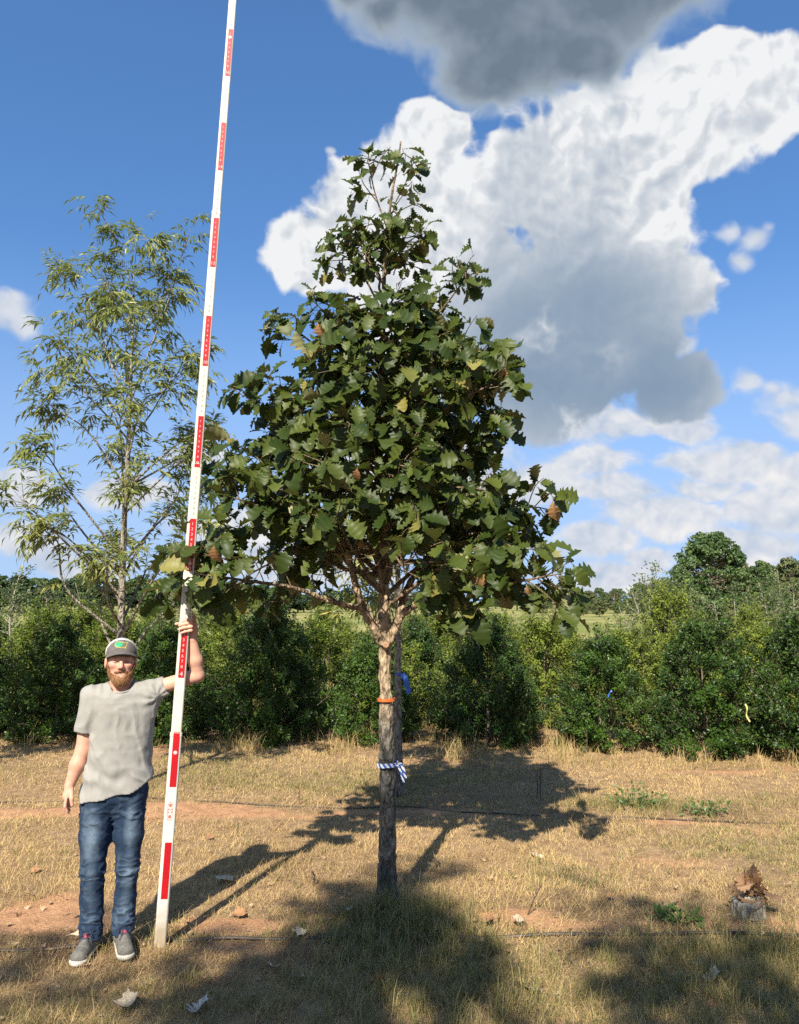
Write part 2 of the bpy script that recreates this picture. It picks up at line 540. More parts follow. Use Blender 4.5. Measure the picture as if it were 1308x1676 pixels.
def clay_of(x, y):
    n = fbm(np.stack([x * 1.3, y * 2.6, x * 0], -1), 4, 21)
    c = blobs(x, y, [(-3.4, 7.55, 1.5, 0.24, 1.15), (-2.2, 7.6, 1.0, 0.18, 0.5), (-0.2, 7.6, 1.2, 0.25, 0.55), (-0.93, 4.98, 0.36, 0.13, 1.2), (-0.80, 4.72, 0.5, 0.12, 0.7), (-2.2, 5.05, 0.5, 0.25, 0.5), (1.7, 4.95, 0.6, 0.12, 0.5),
                     (0.55, 5.15, 0.55, 0.16, 0.75), (1.0, 4.92, 0.7, 0.12, 0.45), (2.5, 4.85, 0.35, 0.14, 0.9), (2.4, 7.1, 0.6, 0.15, 0.6),
                     (-1.25, 4.62, 0.3, 0.12, 0.5), (-1.9, 5.3, 0.7, 0.3, 0.4), (0.3, 9.9, 2.0, 0.3, 0.25), (3.2, 9.35, 1.2, 0.25, 0.5), (-3.0, 10.6, 1.5, 0.2, 0.4)])
    return np.clip(c * 1.4 + n * 1.05 - 0.22, 0, 1)


def green_of(x, y):
    n = fbm(np.stack([x * 0.9, y * 1.4, x * 0 + 4], -1), 3, 33)
    g = blobs(x, y, [(0.02, 4.85, 0.5, 0.45, 0.95), (0.15, 4.2, 0.8, 0.40, 0.65), (2.0, 4.55, 0.55, 0.28, 0.95), (1.7, 4.0, 0.9, 0.35, 0.6), (-1.7, 3.95, 1.0, 0.25, 0.30),
                     (2.3, 7.75, 1.0, 0.40, 0.85), (2.9, 6.4, 0.9, 0.6, 0.40), (-0.6, 8.9, 2.2, 0.7, 0.38), (2.3, 5.6, 0.5, 0.5, 0.3), (1.0, 5.9, 0.6, 0.3, 0.25), (-2.6, 6.2, 0.7, 0.4, 0.30), (-3.4, 9.6, 1.5, 0.8, 0.3)])
    return np.clip(g + n * 0.55 - 0.10, 0, 1)


def thatch_of(x, y):          # the brown litter along the planted row and under the trees
    n = fbm(np.stack([x * 1.1, y * 1.7, x * 0 + 8], -1), 3, 51)
    return np.clip(blobs(x, y, [(-1.3, 4.75, 1.6, 0.45, 0.7), (0.7, 5.0, 1.2, 0.35, 0.7), (0.3, 7.8, 1.6, 0.5, 0.5), (-2.3, 4.9, 0.6, 0.5, 0.4), (3, 7.4, 1, .5, .3)]) + 0.5 * n, 0, 1)


def graded(lo, hi, a, b, fine, n_out):
    core = np.arange(a, b + fine / 2, fine)
    left = a - np.geomspace(fine * 1.5, a - lo, n_out)[::-1]; right = b + np.geomspace(fine * 1.5, hi - b, n_out)
    return np.concatenate([left, core, right])


def build_ground():
    xs = graded(-700, 700, -7, 8, 0.07, 34); ys = graded(-200, 900, 2.2, 11.5, 0.06, 40)
    gx, gy = np.meshgrid(xs, ys, indexing='xy'); x = gx.ravel(); y = gy.ravel()
    cl = clay_of(x, y); gr = green_of(x, y)
    z = zg(x, y)
    nearm = (np.abs(x) < 8) & (y > 2) & (y < 12)
    z = z + np.where(nearm, 0.010 * fbm(np.stack([x * 7, y * 7, x * 0], -1), 3, 5) * (1 - 0.4 * cl), 0)
    V = np.stack([x, y, z], -1)
    nx, ny = len(xs), len(ys)
    i = (np.arange(ny - 1)[:, None] * nx + np.arange(nx - 1)[None]).ravel()
    F = np.stack([i, i + 1, i + nx + 1, i + nx], -1)
    me = mesh_np('ground', V, F, True, {'clay': cl, 'green': gr, 'thatch': thatch_of(x, y)})
    m, nt, b = new_mat('dry_ground'); v = tcoord()
    n1 = noise(v, 9.0, 6.0, 0.65); n2 = noise(v, 60.0, 4.0, 0.6); n3 = noise(v, 0.12, 4.0, 0.6)
    dry = mixc(step(n1, 0.3, 0.7), (0.44, 0.29, 0.155), (0.24, 0.15, 0.085))
    dry = mixc(attr('thatch') * 0.7, dry, (0.15, 0.098, 0.058))
    dry = mixc(attr('green') * 0.6, dry, (0.12, 0.125, 0.045))
    clay = mixc(step(n1, 0.35, 0.7), (0.56, 0.31, 0.165), (0.40, 0.21, 0.11))
    col = mixc(step(attr('clay') + (n2 - 0.5) * 0.5, 0.25, 0.65), dry, clay)
    sep = nt.nodes.new('ShaderNodeSeparateXYZ'); nt.links.new(v.s, sep.inputs[0]); Y = X(sep.outputs['Y'])
    field = mixc(step(n3 + (noise(v, 1.2, 4.0) - 0.5) * 0.3, 0.42, 0.62), (0.20, 0.225, 0.06), (0.36, 0.31, 0.12))
    col = mixc(step(Y, 13.0, 22.0), col, field)
    col = mixc((n2 - 0.3) * 0.5, col, (0.10, 0.07, 0.04))
    nt.links.new(col.s, b.inputs['Base Color']); b.inputs['Roughness'].default_value = 0.95
    b.inputs['Specular IOR Level'].default_value = 0.15
    bump(nt, b, n2 + n1 * 0.7, 0.8, 0.02)
    tag(obj('ground', me, m), kind='structure')


build_ground()


def grass_mat():
    m, nt, b = new_mat('grass_blade')
    col = attr('col', 'Color')
    nt.links.new(col.s, b.inputs['Base Color']); b.inputs['Roughness'].default_value = 0.65; b.inputs['Specular IOR Level'].default_value = 0.2
    tr = nt.nodes.new('ShaderNodeBsdfTranslucent'); nt.links.new(col.s, tr.inputs['Color'])
    mx = nt.nodes.new('ShaderNodeMixShader'); mx.inputs[0].default_value = 0.2
    nt.links.new(b.outputs[0], mx.inputs[1]); nt.links.new(tr.outputs[0], mx.inputs[2])
    nt.links.new(mx.outputs[0], nt.nodes['Material Output'].inputs['Surface'])
    return m


# kinds of tuft: blade length from, to, spread, lean, half width, curl
KIND = np.array([[0.022, 0.060, 0.045, 0.85, 0.0019, 0.6], [0.03, 0.075, 0.05, 0.95, 0.0019, 0.6], [0.06, 0.15, 0.05, 1.45, 0.0016, 0.3],
                 [0.05, 0.13, 0.06, 1.5, 0.0021, 0.3], [0.045, 0.10, 0.03, 0.65, 0.0022, 0.6], [0.06, 0.15, 0.035, 0.7, 0.0023, 0.7],
                 [0.15, 0.34, 0.035, 0.35, 0.0024, 0.6], [0.18, 0.45, 0.04, 0.45, 0.0024, 0.7]])


def blades(x, y, idx, scl, tint, green, nb, wmul, r):
    """one bent three-triangle blade after another, clumped in tufts"""
    rep = np.repeat(np.arange(len(x)), nb); n = len(rep); K = KIND[idx[rep]]; sc = scl[rep]
    az = r.uniform(0, 2 * np.pi, n); L = (K[:, 0] + (K[:, 1] - K[:, 0]) * r.uniform(0, 1, n)) * sc; le = K[:, 3] * r.uniform(0.3, 1.2, n)
    px = x[rep] + r.normal(0, 1, n) * K[:, 2] * sc; py = y[rep] + r.normal(0, 1, n) * K[:, 2] * sc
    p = np.stack([px, py, zg(x, y)[rep] - 0.004], -1)
    d = np.stack([np.cos(az), np.sin(az), 0 * az], -1); sa = az + r.uniform(-0.9, 0.9, n) + np.pi / 2
    w = (K[:, 4] * r.uniform(0.6, 1.35, n) * wmul[rep])[:, None]; s = np.stack([np.cos(sa), np.sin(sa), 0 * az], -1) * w
    up = np.array([0, 0, 1.0])
    m = p + (L * 0.55)[:, None] * (up * np.cos(le)[:, None] + d * np.sin(le)[:, None])
    le2 = np.minimum(le + K[:, 5] * r.uniform(0.3, 1.4, n), 1.9)
    t = m + (L * 0.45)[:, None] * (up * np.cos(le2)[:, None] + d * np.sin(le2)[:, None])
    m[:, 2] = np.maximum(m[:, 2], p[:, 2] + 0.008); t[:, 2] = np.maximum(t[:, 2], p[:, 2] + 0.006)
    V = np.stack([p - s, p + s, m + s * 0.8, m - s * 0.8, t], 1).reshape(-1, 3)
    i = np.arange(n)[:, None] * 5
    T = np.concatenate([i + np.array([[0, 1, 2]]), i + np.array([[0, 2, 3]]), i + np.array([[3, 2, 4]])])
    v = r.uniform(0, 1, n)[:, None]
    straw = (1 - v) * np.array([0.74, 0.55, 0.25]) + v * np.array([0.50, 0.345, 0.155])
    ti = np.clip(tint[rep] + r.normal(0, 0.12, n), 0, 1)[:, None]
    straw = straw * (1 - ti) + ti * np.array([0.22, 0.135, 0.082])
    gcol = (1 - v) * np.array([0.13, 0.145, 0.04]) + v * np.array([0.25, 0.245, 0.085])
    g = np.clip(green[rep] * (0.45 + 0.9 * r.uniform(0, 1, n)), 0, 1)[:, None]
    col = straw * (1 - g) + gcol * g
    return V, T, np.repeat(col, 5, 0)


def build_grass():
    gm = grass_mat()
    r = np.random.default_rng(11)
    N = 52000
    y = 2.5 + (11.6 - 2.5) * r.uniform(0, 1, N) ** 1.0; x = r.uniform(-1, 1, N) * (0.54 * y + 0.8)
    cl = clay_of(x, y); gr = green_of(x, y); th = thatch_of(x, y)
    dens = fbm(np.stack([x * 2.2, y * 2.2, x * 0], -1), 3, 77)
    keep = r.uniform(0, 1, N) < np.clip(0.98 - 1.05 * cl + 0.3 * dens, 0.04, 1)
    x, y, cl, gr, th = (q[keep] for q in (x, y, cl, gr, th)); n = len(x)
    u = r.uniform(0, 1, n); patch = fbm(np.stack([x * 1.6, y * 1.6, x * 0 + 2], -1), 3, 91)
    isg = u < np.clip(gr * 0.8 + 0.02, 0, 0.8)
    thy = (~isg) & (r.uniform(0, 1, n) < 0.25 + 0.6 * th)
    idx = np.where(isg, np.where(r.uniform(0, 1, n) < 0.6 - 0.3 * gr, 4, 5), np.where(thy, r.integers(2, 4, n), r.integers(0, 2, n)))
    tint = np.clip(0.06 + 0.6 * th + 0.75 * patch + r.normal(0, 0.2, n), 0, 1)
    green = np.where(isg, r.uniform(0.6, 1.0, n), np.clip(gr * 0.35 + r.normal(0.0, 0.06, n), 0, 1))
    scl = r.uniform(0.45, 0.95, n) * (1 + 0.4 * dens[keep])
    # knee-high weeds: round the oak's foot and along the hedge
    extra = []
    for (cx, cy, sx, sy, k, hi) in [(-0.06, 5.06, 0.13, 0.05, 60, 0.75), (0.0, 4.95, 0.22, 0.12, 60, 0.62), (0.12, 4.75, 0.32, 0.22, 90, 0.5), (0.3, 4.35, 0.5, 0.25, 40, 0.4), (2.0, 4.5, 0.42, 0.18, 130, 0.5), (1.5, 3.95, 0.6, 0.25, 90, 0.42), (0.25, 4.1, 0.35, 0.3, 90, 0.45), (2.05, 5.0, 0.12, 0.06, 10, 0.4), (-1.32, 4.72, 0.07, 0.05, 10, 0.3), (2.2, 7.7, 0.5, 0.15, 40, 0.4)]:
        extra.append(np.stack([r.normal(cx, sx, k), r.normal(cy, sy, k), np.full(k, hi), np.full(k, 0.8)], -1))
    for k in range(1700):
        hx = r.uniform(-6.5, 6.5); hy = hedge_y(hx) - r.uniform(-0.5, 1.0); dd = abs((hx - 0.72) / 1.38 % 1.0 - 0.5)
        if r.uniform() < 0.18 + 1.5 * max(0, dd - 0.25) * 1.6:
            extra.append(np.array([[hx, hy, r.uniform(0.45, 1.2) * (1 if dd > 0.3 else 0.6), r.uniform(0, 0.7)]]))
    E = np.concatenate(extra); k = len(E)
    x = np.concatenate([x, E[:, 0]]); y = np.concatenate([y, E[:, 1]]); scl = np.concatenate([scl, E[:, 2] * r.uniform(0.7, 1.2, k)])
    idx = np.concatenate([idx, r.integers(6, 8, k)]); green = np.concatenate([green, E[:, 3]]); tint = np.concatenate([tint, r.uniform(0, 0.35, k)])
    # coarser growth between the rows behind
    M = 3500; y2 = 12 + 24 * r.uniform(0, 1, M) ** 1.5; x2 = r.uniform(-1, 1, M) * (0.56 * y2 + 1)
    x = np.concatenate([x, x2]); y = np.concatenate([y, y2]); scl = np.concatenate([scl, r.uniform(0.8, 1.7, M)]); idx = np.concatenate([idx, r.integers(6, 8, M)])
    green = np.concatenate([green, r.uniform(0.2, 1, M)]); tint = np.concatenate([tint, r.uniform(0, 0.3, M)])
    nb = np.clip(np.round(18 - 1.3 * y), 6, 15).astype(int); nb = np.where(idx >= 6, np.maximum(nb, 9), nb)
    wm = np.clip(0.62 + (y - 4) * 0.085, 0.58, 2.2)
    V, T, C = blades(x, y, idx, scl, tint, green, nb, wm, r)
    me = mesh_np('grass', V, T, False, {'col': C})
    tag(obj('grass', me, gm), 'short dry golden grass with greener tufts covering the ground', 'grass', kind='stuff')


def hedge_y(x):               # the front of the holly row runs a little nearer on the right
    return 10.85 - 0.155 * np.asarray(x, float)


build_grass()

# ------------------------------------------------------------------ bark
def bark_mat(name, top, low, z0, z1, scale=30.0, lichen=0.3):
    """furrowed bark: paler and flakier high on the stem, grey with lichen near the ground"""
    m, nt, b = new_mat(name); v = tcoord()
    st = vm('MULTIPLY', v, (1.0, 1.0, 0.42))
    n1 = noise(st, scale, 5.0, 0.65); n2 = voro(vm('ADD', st, vm('SCALE', noisec(v, 9.0), 0.05)), scale * 1.6)
    sep = nt.nodes.new('ShaderNodeSeparateXYZ'); nt.links.new(v.s, sep.inputs[0]); Z = X(sep.outputs['Z'])
    age = step(Z + (noise(v, 3.0, 3.0) - 0.5) * 0.5, z0, z1)
    base = mixc(age, low, top)
    dk = mixc(age, tuple(x * 0.28 for x in low), tuple(x * 0.34 for x in top))
    col = mixc(step(n1, 0.36, 0.62), dk, base)
    li = step(noise(v, 14.0, 4.0), 0.60, 0.68) * lichen
    col = mixc(li, col, (0.30, 0.32, 0.25))
    nt.links.new(col.s, b.inputs['Base Color']); b.inputs['Roughness'].default_value = 0.9; b.inputs['Specular IOR Level'].default_value = 0.2
    bump(nt, b, n1 + n2 * 0.9, 1.0, 0.022)
    return m


# ------------------------------------------------------------------ the oak
OAK = Vector((-0.085, 5.22, 0.0))


def oak_leaf(seed, droop, fold, curl=0.0, cols=(-1.0, -0.5, 0.0, 0.5, 1.0)):
    """a broad wavy-edged oak leaf: length 1 along y, creased along its ribs"""
    r = np.random.default_rng(seed); rows = 21; V = []; Q = []
    t = np.linspace(0, 1, rows)
    w = 0.37 * np.sin(np.clip(t, 0, 1) ** 1.5 * np.pi * 0.97) ** 0.85 + 0.012
    ph = np.arange(rows) * 2 * np.pi / 4.0; lob = 0.82 + 0.20 * np.cos(ph - 0.8); lob[:2] = 0.9; lob[-1] = 0.5; sw = np.cos(ph - 0.8)
    for k in range(rows):
        for c in cols:
            e = abs(c); ww = w[k] * (lob[k] if e == 1 else 1.0) * (1 + 0.1 * r.normal() * (e == 1))
            x = c * ww; y = t[k] + 0.03 * e
            rib = 0.020 * sw[k] * e
            z = fold * abs(x) + rib - droop * t[k] ** 2 + curl * x * t[k] + 0.012 * r.normal() * e
            V.append((x, y - 0.18 * droop * t[k] ** 3, z))
    for k in range(rows - 1):
        for c in range(len(cols) - 1):
            a = k * len(cols) + c; Q.append((a, a + 1, a + len(cols) + 1, a + len(cols)))
    V = np.array(V); Q = np.array(Q)
    # petiole
    pv, pq, _ = tube([(0, -0.10, 0.0), (0, -0.02, 0.002), (0, 0.03, 0.0)], [0.010, 0.009, 0.008], 4, False)
    return np.concatenate([V, pv]), np.concatenate([Q, pq + len(V)])


LEAVES = [oak_leaf(1, 0.20, 0.25), oak_leaf(2, 0.42, 0.36, 0.25), oak_leaf(3, 0.12, 0.45, -0.3), oak_leaf(4, 0.60, 0.20, 0.2)]
LITE = [oak_leaf(1, 0.20, 0.25, 0, (-1, 0, 1)), oak_leaf(2, 0.42, 0.36, 0.25, (-1, 0, 1)), oak_leaf(3, 0.12, 0.45, -0.3, (-1, 0, 1)), oak_leaf(4, 0.60, 0.20, 0.2, (-1, 0, 1))]
OAK_ROWS = [(222, 640, 690), (262, 590, 696), (320, 585, 700), (360, 575, 700), (420, 560, 695), (470, 505, 770), (510, 480, 790), (560, 480, 860), (600, 478, 878),
            (650, 390, 868), (700, 345, 884), (750, 340, 880), (800, 335, 884), (850, 320, 915), (900, 250, 945), (950, 228, 970), (1000, 245, 960)]
_z = np.array([at(660, p, 5.22).z for p, _, _ in OAK_ROWS])[::-1]
_l = np.array([at(a, p, 5.22).x - OAK.x for p, a, _ in OAK_ROWS])[::-1]
_r = np.array([at(c, p, 5.22).x - OAK.x for p, _, c in OAK_ROWS])[::-1]


def oak_R(z, phi):
    l = -np.interp(z, _z, _l); r = np.interp(z, _z, _r); c = math.cos(phi)
    mid = 0.43 * (l + r)
    return (r if c > 0 else l) * abs(c) + mid * (1 - abs(c))


def px3(px, py, dy=0.0):
    v = at(px, py, OAK.y + dy); return np.array(v) - np.array(OAK)


def build_oak():
    r = np.random.default_rng(42)
    lead = spline([px3(634, 1490), px3(634, 1300), px3(632, 1150), px3(629, 1045), px3(629, 960), px3(624, 860, 0.03), px3(620, 760, 0.05), px3(625, 650, 0.04),
                   px3(627, 540, 0.02), px3(630, 430), px3(640, 330, 0.0), px3(652, 262, 0.02), px3(656, 232, 0.02)], 90)
    lead[0, 2] = -0.05
    def lead_at(z):
        return np.array([np.interp(z, lead[:, 2], lead[:, k]) for k in range(3)])
    def lead_r(z): return np.interp(z, [0, 0.15, 0.6, 1.0, 1.3, 1.6, 1.75, 1.95, 2.6, 3.4, 4.4, 5.2], [0.070, 0.058, 0.052, 0.049, 0.040, 0.038, 0.042, 0.034, 0.029, 0.022, 0.011, 0.005])
    prim = []                                  # (points, base radius)
    F = px3(630, 1050)
    hand = [  # branches traced in the photograph, as pixel paths with depth offsets
        ([(622, 1048, -0.03), (604, 1008, -0.06), (590, 985, -0.10), (555, 880, -0.22), (480, 850, -0.35), (400, 820, -0.45), (330, 800, -0.5)], 0.034),
        ([(592, 996, -0.08), (545, 985, -0.20), (480, 962, -0.35), (400, 950, -0.45), (330, 940, -0.52), (262, 935, -0.55)], 0.019),
        ([(640, 1046, -0.02), (655, 1010, -0.06), (690, 985, -0.14), (740, 968, -0.22), (830, 955, -0.30), (900, 942, -0.34), (960, 930, -0.35)], 0.030),
        ([(653, 1015, 0.0), (668, 960, 0.10), (720, 890, 0.25), (800, 840, 0.35), (870, 830, 0.4), (915, 838, 0.4)], 0.026),
        ([(630, 950, -0.03), (645, 900, -0.10), (700, 850, -0.3), (760, 800, -0.5)], 0.018),
        ([(624, 930, -0.03), (608, 880, -0.12), (600, 820, -0.24), (565, 785, -0.42), (520, 740, -0.6)], 0.020),
        ([(628, 900, 0.04), (660, 820, 0.3), (700, 740, 0.6), (740, 690, 0.8)], 0.020), ([(622, 880, 0.05), (590, 800, 0.35), (540, 720, 0.7), (500, 690, 0.9)], 0.020),
        ([(622, 780, 0.0), (560, 720, -0.1), (480, 695, -0.15), (425, 665, -0.1), (405, 650, -0.1)], 0.018),
        ([(622, 700, 0.0), (580, 640, 0.0), (520, 570, 0.05), (470, 530, 0.05), (447, 512, 0.05)], 0.013),
        ([(626, 620, 0.0), (590, 570, -0.05), (540, 520, -0.1), (505, 485, -0.1)], 0.012),
        ([(622, 760, 0.0), (690, 700, -0.1), (750, 655, -0.2), (815, 625, -0.2), (838, 600, -0.2)], 0.017),
        ([(626, 680, 0.0), (680, 640, 0.05), (735, 600, 0.1), (785, 575, 0.1), (815, 572, 0.1)], 0.014),
        ([(628, 600, 0.0), (670, 560, -0.05), (720, 510, -0.1), (760, 460, -0.1), (785, 440, -0.1)], 0.012),
        ([(630, 520, 0.0), (600, 460, 0.0), (575, 420, 0.0), (552, 385, 0.0)], 0.009),
        ([(632, 450, 0.0), (655, 400, 0.03), (680, 365, 0.05)], 0.007), ([(636, 380, 0.0), (615, 320, 0.0), (605, 275, 0.0), (600, 258, 0)], 0.007),
        ([(648, 330, 0.0), (668, 290, 0.0), (682, 250, 0.0)], 0.005), ([(630, 470, 0.0), (600, 420, -0.05), (580, 380, -0.05)], 0.007),
    ]
    rows_y = [q[0] for q in OAK_ROWS]
    def inside(p, m):          # within the crown's outline as seen from where the photograph was taken
        W_ = np.asarray(p) + np.array(OAK); dz_ = W_[2] - CAMZ; dep_ = W_[1] * math.cos(PITCH) + dz_ * math.sin(PITCH)
        x_ = 654 + FPX * W_[0] / dep_; y_ = 838 - FPX * (dz_ * math.cos(PITCH) - W_[1] * math.sin(PITCH)) / dep_
        return np.interp(y_, rows_y, [q[1] for q in OAK_ROWS]) + m < x_ < np.interp(y_, rows_y, [q[2] for q in OAK_ROWS]) - m
    for path, rad in hand:
        pts_ = spline([px3(*p) for p in path], 28)[:26]
        prim.append((pts_, rad))
    k = 0
    for zt in np.concatenate([np.linspace(1.96, 3.75, 36), np.linspace(3.55, 4.55, 10)]):
        phi = k * 2.39996 + r.normal(0, 0.25); k += 1
        R = max(0.12, oak_R(zt, phi) - (0.17 if zt > 2.4 else 0.08)) * r.uniform(0.68, 1.0) / (1 + 0.24 * max(0.0, -math.sin(phi)))
        c = lead_at(zt)
        tip = np.array([c[0] + R * math.cos(phi), c[1] + R * math.sin(phi), zt])
        for _ in range(8):
            if inside(tip, 22): break
            R *= 0.9; tip = np.array([c[0] + R * math.cos(phi), c[1] + R * math.sin(phi), zt])
        rise = R * r.uniform(0.45, 0.85); zs = max(1.86 + 0.5 * r.uniform(0, 1) ** 1.5, min(zt - rise, 4.95)) if zt < 2.9 else min(max(2.0, zt - rise), 4.95); s = lead_at(zs)
        mid = s + (tip - s) * 0.5 + np.array([0, 0, 0.12 * R]); q = s + (tip - s) * 0.78 + np.array([0, 0, 0.11 * R])
        prim.append((spline([s, s * 0.6 + mid * 0.4 + r.normal(0, 0.02, 3), mid + r.normal(0, 0.04, 3), q + r.normal(0, 0.04, 3), tip], 22), 0.009 + 0.009 * R))
    free = [1.0]; twigs = []; leafs = []      # leaf: base, axis, normal, scale
    up = np.array([0, 0, 1.0])

    def put_leaf(base, d, nrm, s):
        leafs.append((base, d, nrm, s, free[0]))

    def cluster(p, d, n, small=1.0):
        d = unit(d); a0 = r.uniform(0, 6.28)
        u = unit(np.cross(d, [0.3, 0.2, 0.9])); w = np.cross(d, u)
        for i in range(n):
            an = a0 + i * 2.4; pol = r.uniform(0.6, 1.25)
            ax = d * math.cos(pol) + (u * math.cos(an) + w * math.sin(an)) * math.sin(pol)
            ax = unit(ax + np.array([0, 0, -0.62]) + r.normal(0, 0.14, 3))
            nrm = up * 0.75 + np.array([-0.25, -0.62, 0.0]) + r.normal(0, 0.42, 3)
            b = p - d * r.uniform(0, 0.10)
            put_leaf(b + ax * 0.02, ax, nrm, (0.082 + 0.105 * r.uniform(0, 1) ** 1.6) * small)

    for pi_, (pts, rad) in enumerate(prim):
        free[0] = 1.0 if pi_ < len(hand) else 0.0
        n = len(pts); twigs.append((pts, np.linspace(rad, 0.0028, n)))
        L = np.linalg.norm(np.diff(pts, axis=0), axis=1).sum()
        high = pts[-1, 2] > 3.75
        cluster(pts[-1], pts[-1] - pts[-3], int(r.integers(6, 9)) if not high else int(r.integers(4, 7)), 0.80 if high else 1.0)
        ns = int(round(4.2 + 9.4 * L)) if not high else int(round(2.2 + 8.5 * L))
        for j in range(ns):
            f = r.uniform(0.24, 0.97) ** 0.85; i = min(int(f * (n - 1)), n - 2); p = pts[i]; d = unit(pts[i + 1] - pts[i])
            side = unit(np.cross(d, r.normal(0, 1, 3)) + up * 0.25)
            l = r.uniform(0.12, 0.34) * (1.15 - 0.5 * f) * (0.75 if high else 1.15)
            e = p + (d * 0.6 + side * 0.95) * l
            if not free[0] and not inside(e, 4): continue
            tw = spline([p, p + (d * 0.3 + side * 0.6) * l + r.normal(0, 0.012, 3), e], 5)
            twigs.append((tw, np.linspace(0.0045, 0.0022, 5)))
            cluster(e, e - tw[2], int(r.integers(5, 8)) if not high else int(r.integers(3, 6)), 0.80 if high else 1.0)
            if r.uniform() < 0.5: put_leaf(tw[2], unit(side + r.normal(0, 0.5, 3) - up * 0.4), up + np.array([-0.2, -0.6, 0]) + r.normal(0, 0.4, 3), r.uniform(0.11, 0.18))
    # leader top
    for zt in np.linspace(4.3, 5.0, 7): cluster(lead_at(zt) + r.normal(0, 0.02, 3), up + r.normal(0, 0.3, 3), 3, 0.68)
    # the odd sprig low on the right stem
    for q in [(705, 985, -0.2), (715, 1000, -0.2), (700, 968, -0.2), (722, 1020, -0.2), (712, 1040, -0.18)]: cluster(px3(*q), np.array([0.2, -0.2, 0.5]), 3, 0.42)
    B = np.array([q[0] for q in leafs]); A = np.array([q[1] for q in leafs]); Nn = np.array([q[2] for q in leafs]); S = np.array([q[3] for q in leafs]); FREE = np.array([q[4] for q in leafs]) > 0
    ok = B[:, 2] > 1.74
    W = B + A * S[:, None] * 0.6 + np.array(OAK); c_, s_ = math.cos(PITCH), math.sin(PITCH); dz = W[:, 2] - CAMZ
    dep = W[:, 1] * c_ + dz * s_; ppx = 654 + FPX * W[:, 0] / dep; ppy = 838 - FPX * (dz * c_ - W[:, 1] * s_) / dep
    bare = (np.abs(ppx - 630) < 62) & (ppy > 905) & (ppx < 690); near = (np.abs(ppx - 625) < 34) & (ppy > 760) & (B[:, 1] < 0) & (r.uniform(0, 1, len(B)) < 0.6)
    lowc = (ppy > 985) & (ppx > 460) & (ppx < 690)
    tt = -B[:, 1] / 0.727; hx = B[:, 0] + 0.204 * tt; hz = B[:, 2] + 0.05 - 0.656 * tt
    block = (tt > 0.05) & (np.abs(hx) < 0.13) & (hz > 1.05) & (hz < 2.0) & (r.uniform(0, 1, len(B)) < 0.9)
    ins = FREE | np.array([inside(b_ + a_ * s_l * 0.7, -20 + 14 * r.normal()) for b_, a_, s_l in zip(B, A, S)])
    ok &= ~(bare | near | lowc | block) & (ins | (ppy > 965))
    # keep the leaves off the stem and the fork in view
    B, A, Nn, S = B[ok], A[ok], Nn[ok], S[ok]
    var = r.uniform(0, 0.95, len(B)); kind = r.integers(0, 4, len(B))
    FR = frames_from(A, Nn, S)

    root = thing('oak_tree', 'tall leafy oak tree with forked trunk in the middle, orange ribbon round its bark', 'tree', OAK)
    # trunk and the three stems of the fork as one flowing surface
    segs = []
    zz = np.linspace(-0.05, 2.75, 24)
    for a, b in zip(zz[:-1], zz[1:]): segs.append((lead_at(a), lead_at(b), lead_r(a), lead_r(b)))
    stems = []
    for pi in (0, 1, 2, 3):
        pts, rad = prim[pi]; m = 14 if pi in (0, 2) else 10
        rr = np.linspace(rad, 0.0028, len(pts)); rr = rr * 0.82
        for i in range(0, m, 2): stems.append((pts[i], pts[i + 2], rr[i], rr[i + 2]))

    def f(p):
        d = None
        for a, b, ra, rb in segs:
            q = s_cone(p, a, b, ra, rb); d = q if d is None else smin(d, q, 0.012)
        for a, b, ra, rb in stems:
            q = s_cone(p, a, b, ra, rb); d = smin(d, q, 0.035)
        g = np.clip((0.22 - p[:, 2]) / 0.25, 0, 1); d = d - 0.03 * g ** 2 * (1 + 0.5 * np.sin(4 * np.arctan2(p[:, 1], p[:, 0])))
        kn = s_cone(p, lead_at(1.63) + np.array([0.008, -0.030, 0]), lead_at(1.63) + np.array([0.010, -0.058, 0]), 0.026, 0.022)
        d = smin(d, kn, 0.02)
        rough = np.clip((2.6 - p[:, 2]) / 1.2, 0.25, 1)
        st = p * np.array([42, 42, 13.0])
        n = fbm(st, 3, 5); ridge = 1 - np.abs(fbm(p * np.array([26, 26, 6.0]), 2, 15)) * 2.2
        plate = np.clip(1 - np.abs(fbm(p * np.array([20, 20, 9.0]) + 7, 2, 44)) * 3.2, 0, 1)
        return d - 0.0065 * n * rough - 0.0045 * np.clip(ridge, -1, 1) * rough + 0.0075 * plate * rough
    V, Q = sdf_mesh(f, (-0.62, -0.42, -0.06), (0.55, 0.42, 2.72), 0.0085)
    bm_ = bark_mat('oak_bark', (0.50, 0.37, 0.235), (0.145, 0.135, 0.115), 0.95, 1.5)
    obj('trunk', mesh_np('trunk', V, Q, True), bm_, root)
    cut = mesh_np('pruning_scar', *[q for q in disc_patch(lead_at(1.63) + np.array([0.0105, -0.086, 0.0]), 0.019)], True)
    tag(obj('pruning_scar', cut, pmat('cut_wood', (0.50, 0.30, 0.17), (0.30, 0.17, 0.10), 60.0, 0.85), root), 'round pale pruning scar below the fork')
    mb = MB()
    hi = [q for q in range(len(lead)) if lead[q, 2] > 2.6]
    mb.add(*tube(lead[hi], [lead_r(z) for z in lead[hi, 2]], 8))
    for pts, rr in twigs: mb.add(*tube(pts, rr, 6 if rr[0] > 0.006 else 4, False))
    obj('branches', mb.mesh('branches', True), bark_mat('oak_twig', (0.30, 0.215, 0.135), (0.22, 0.16, 0.10), 0.0, 1.0, 40.0, 0.1), root)
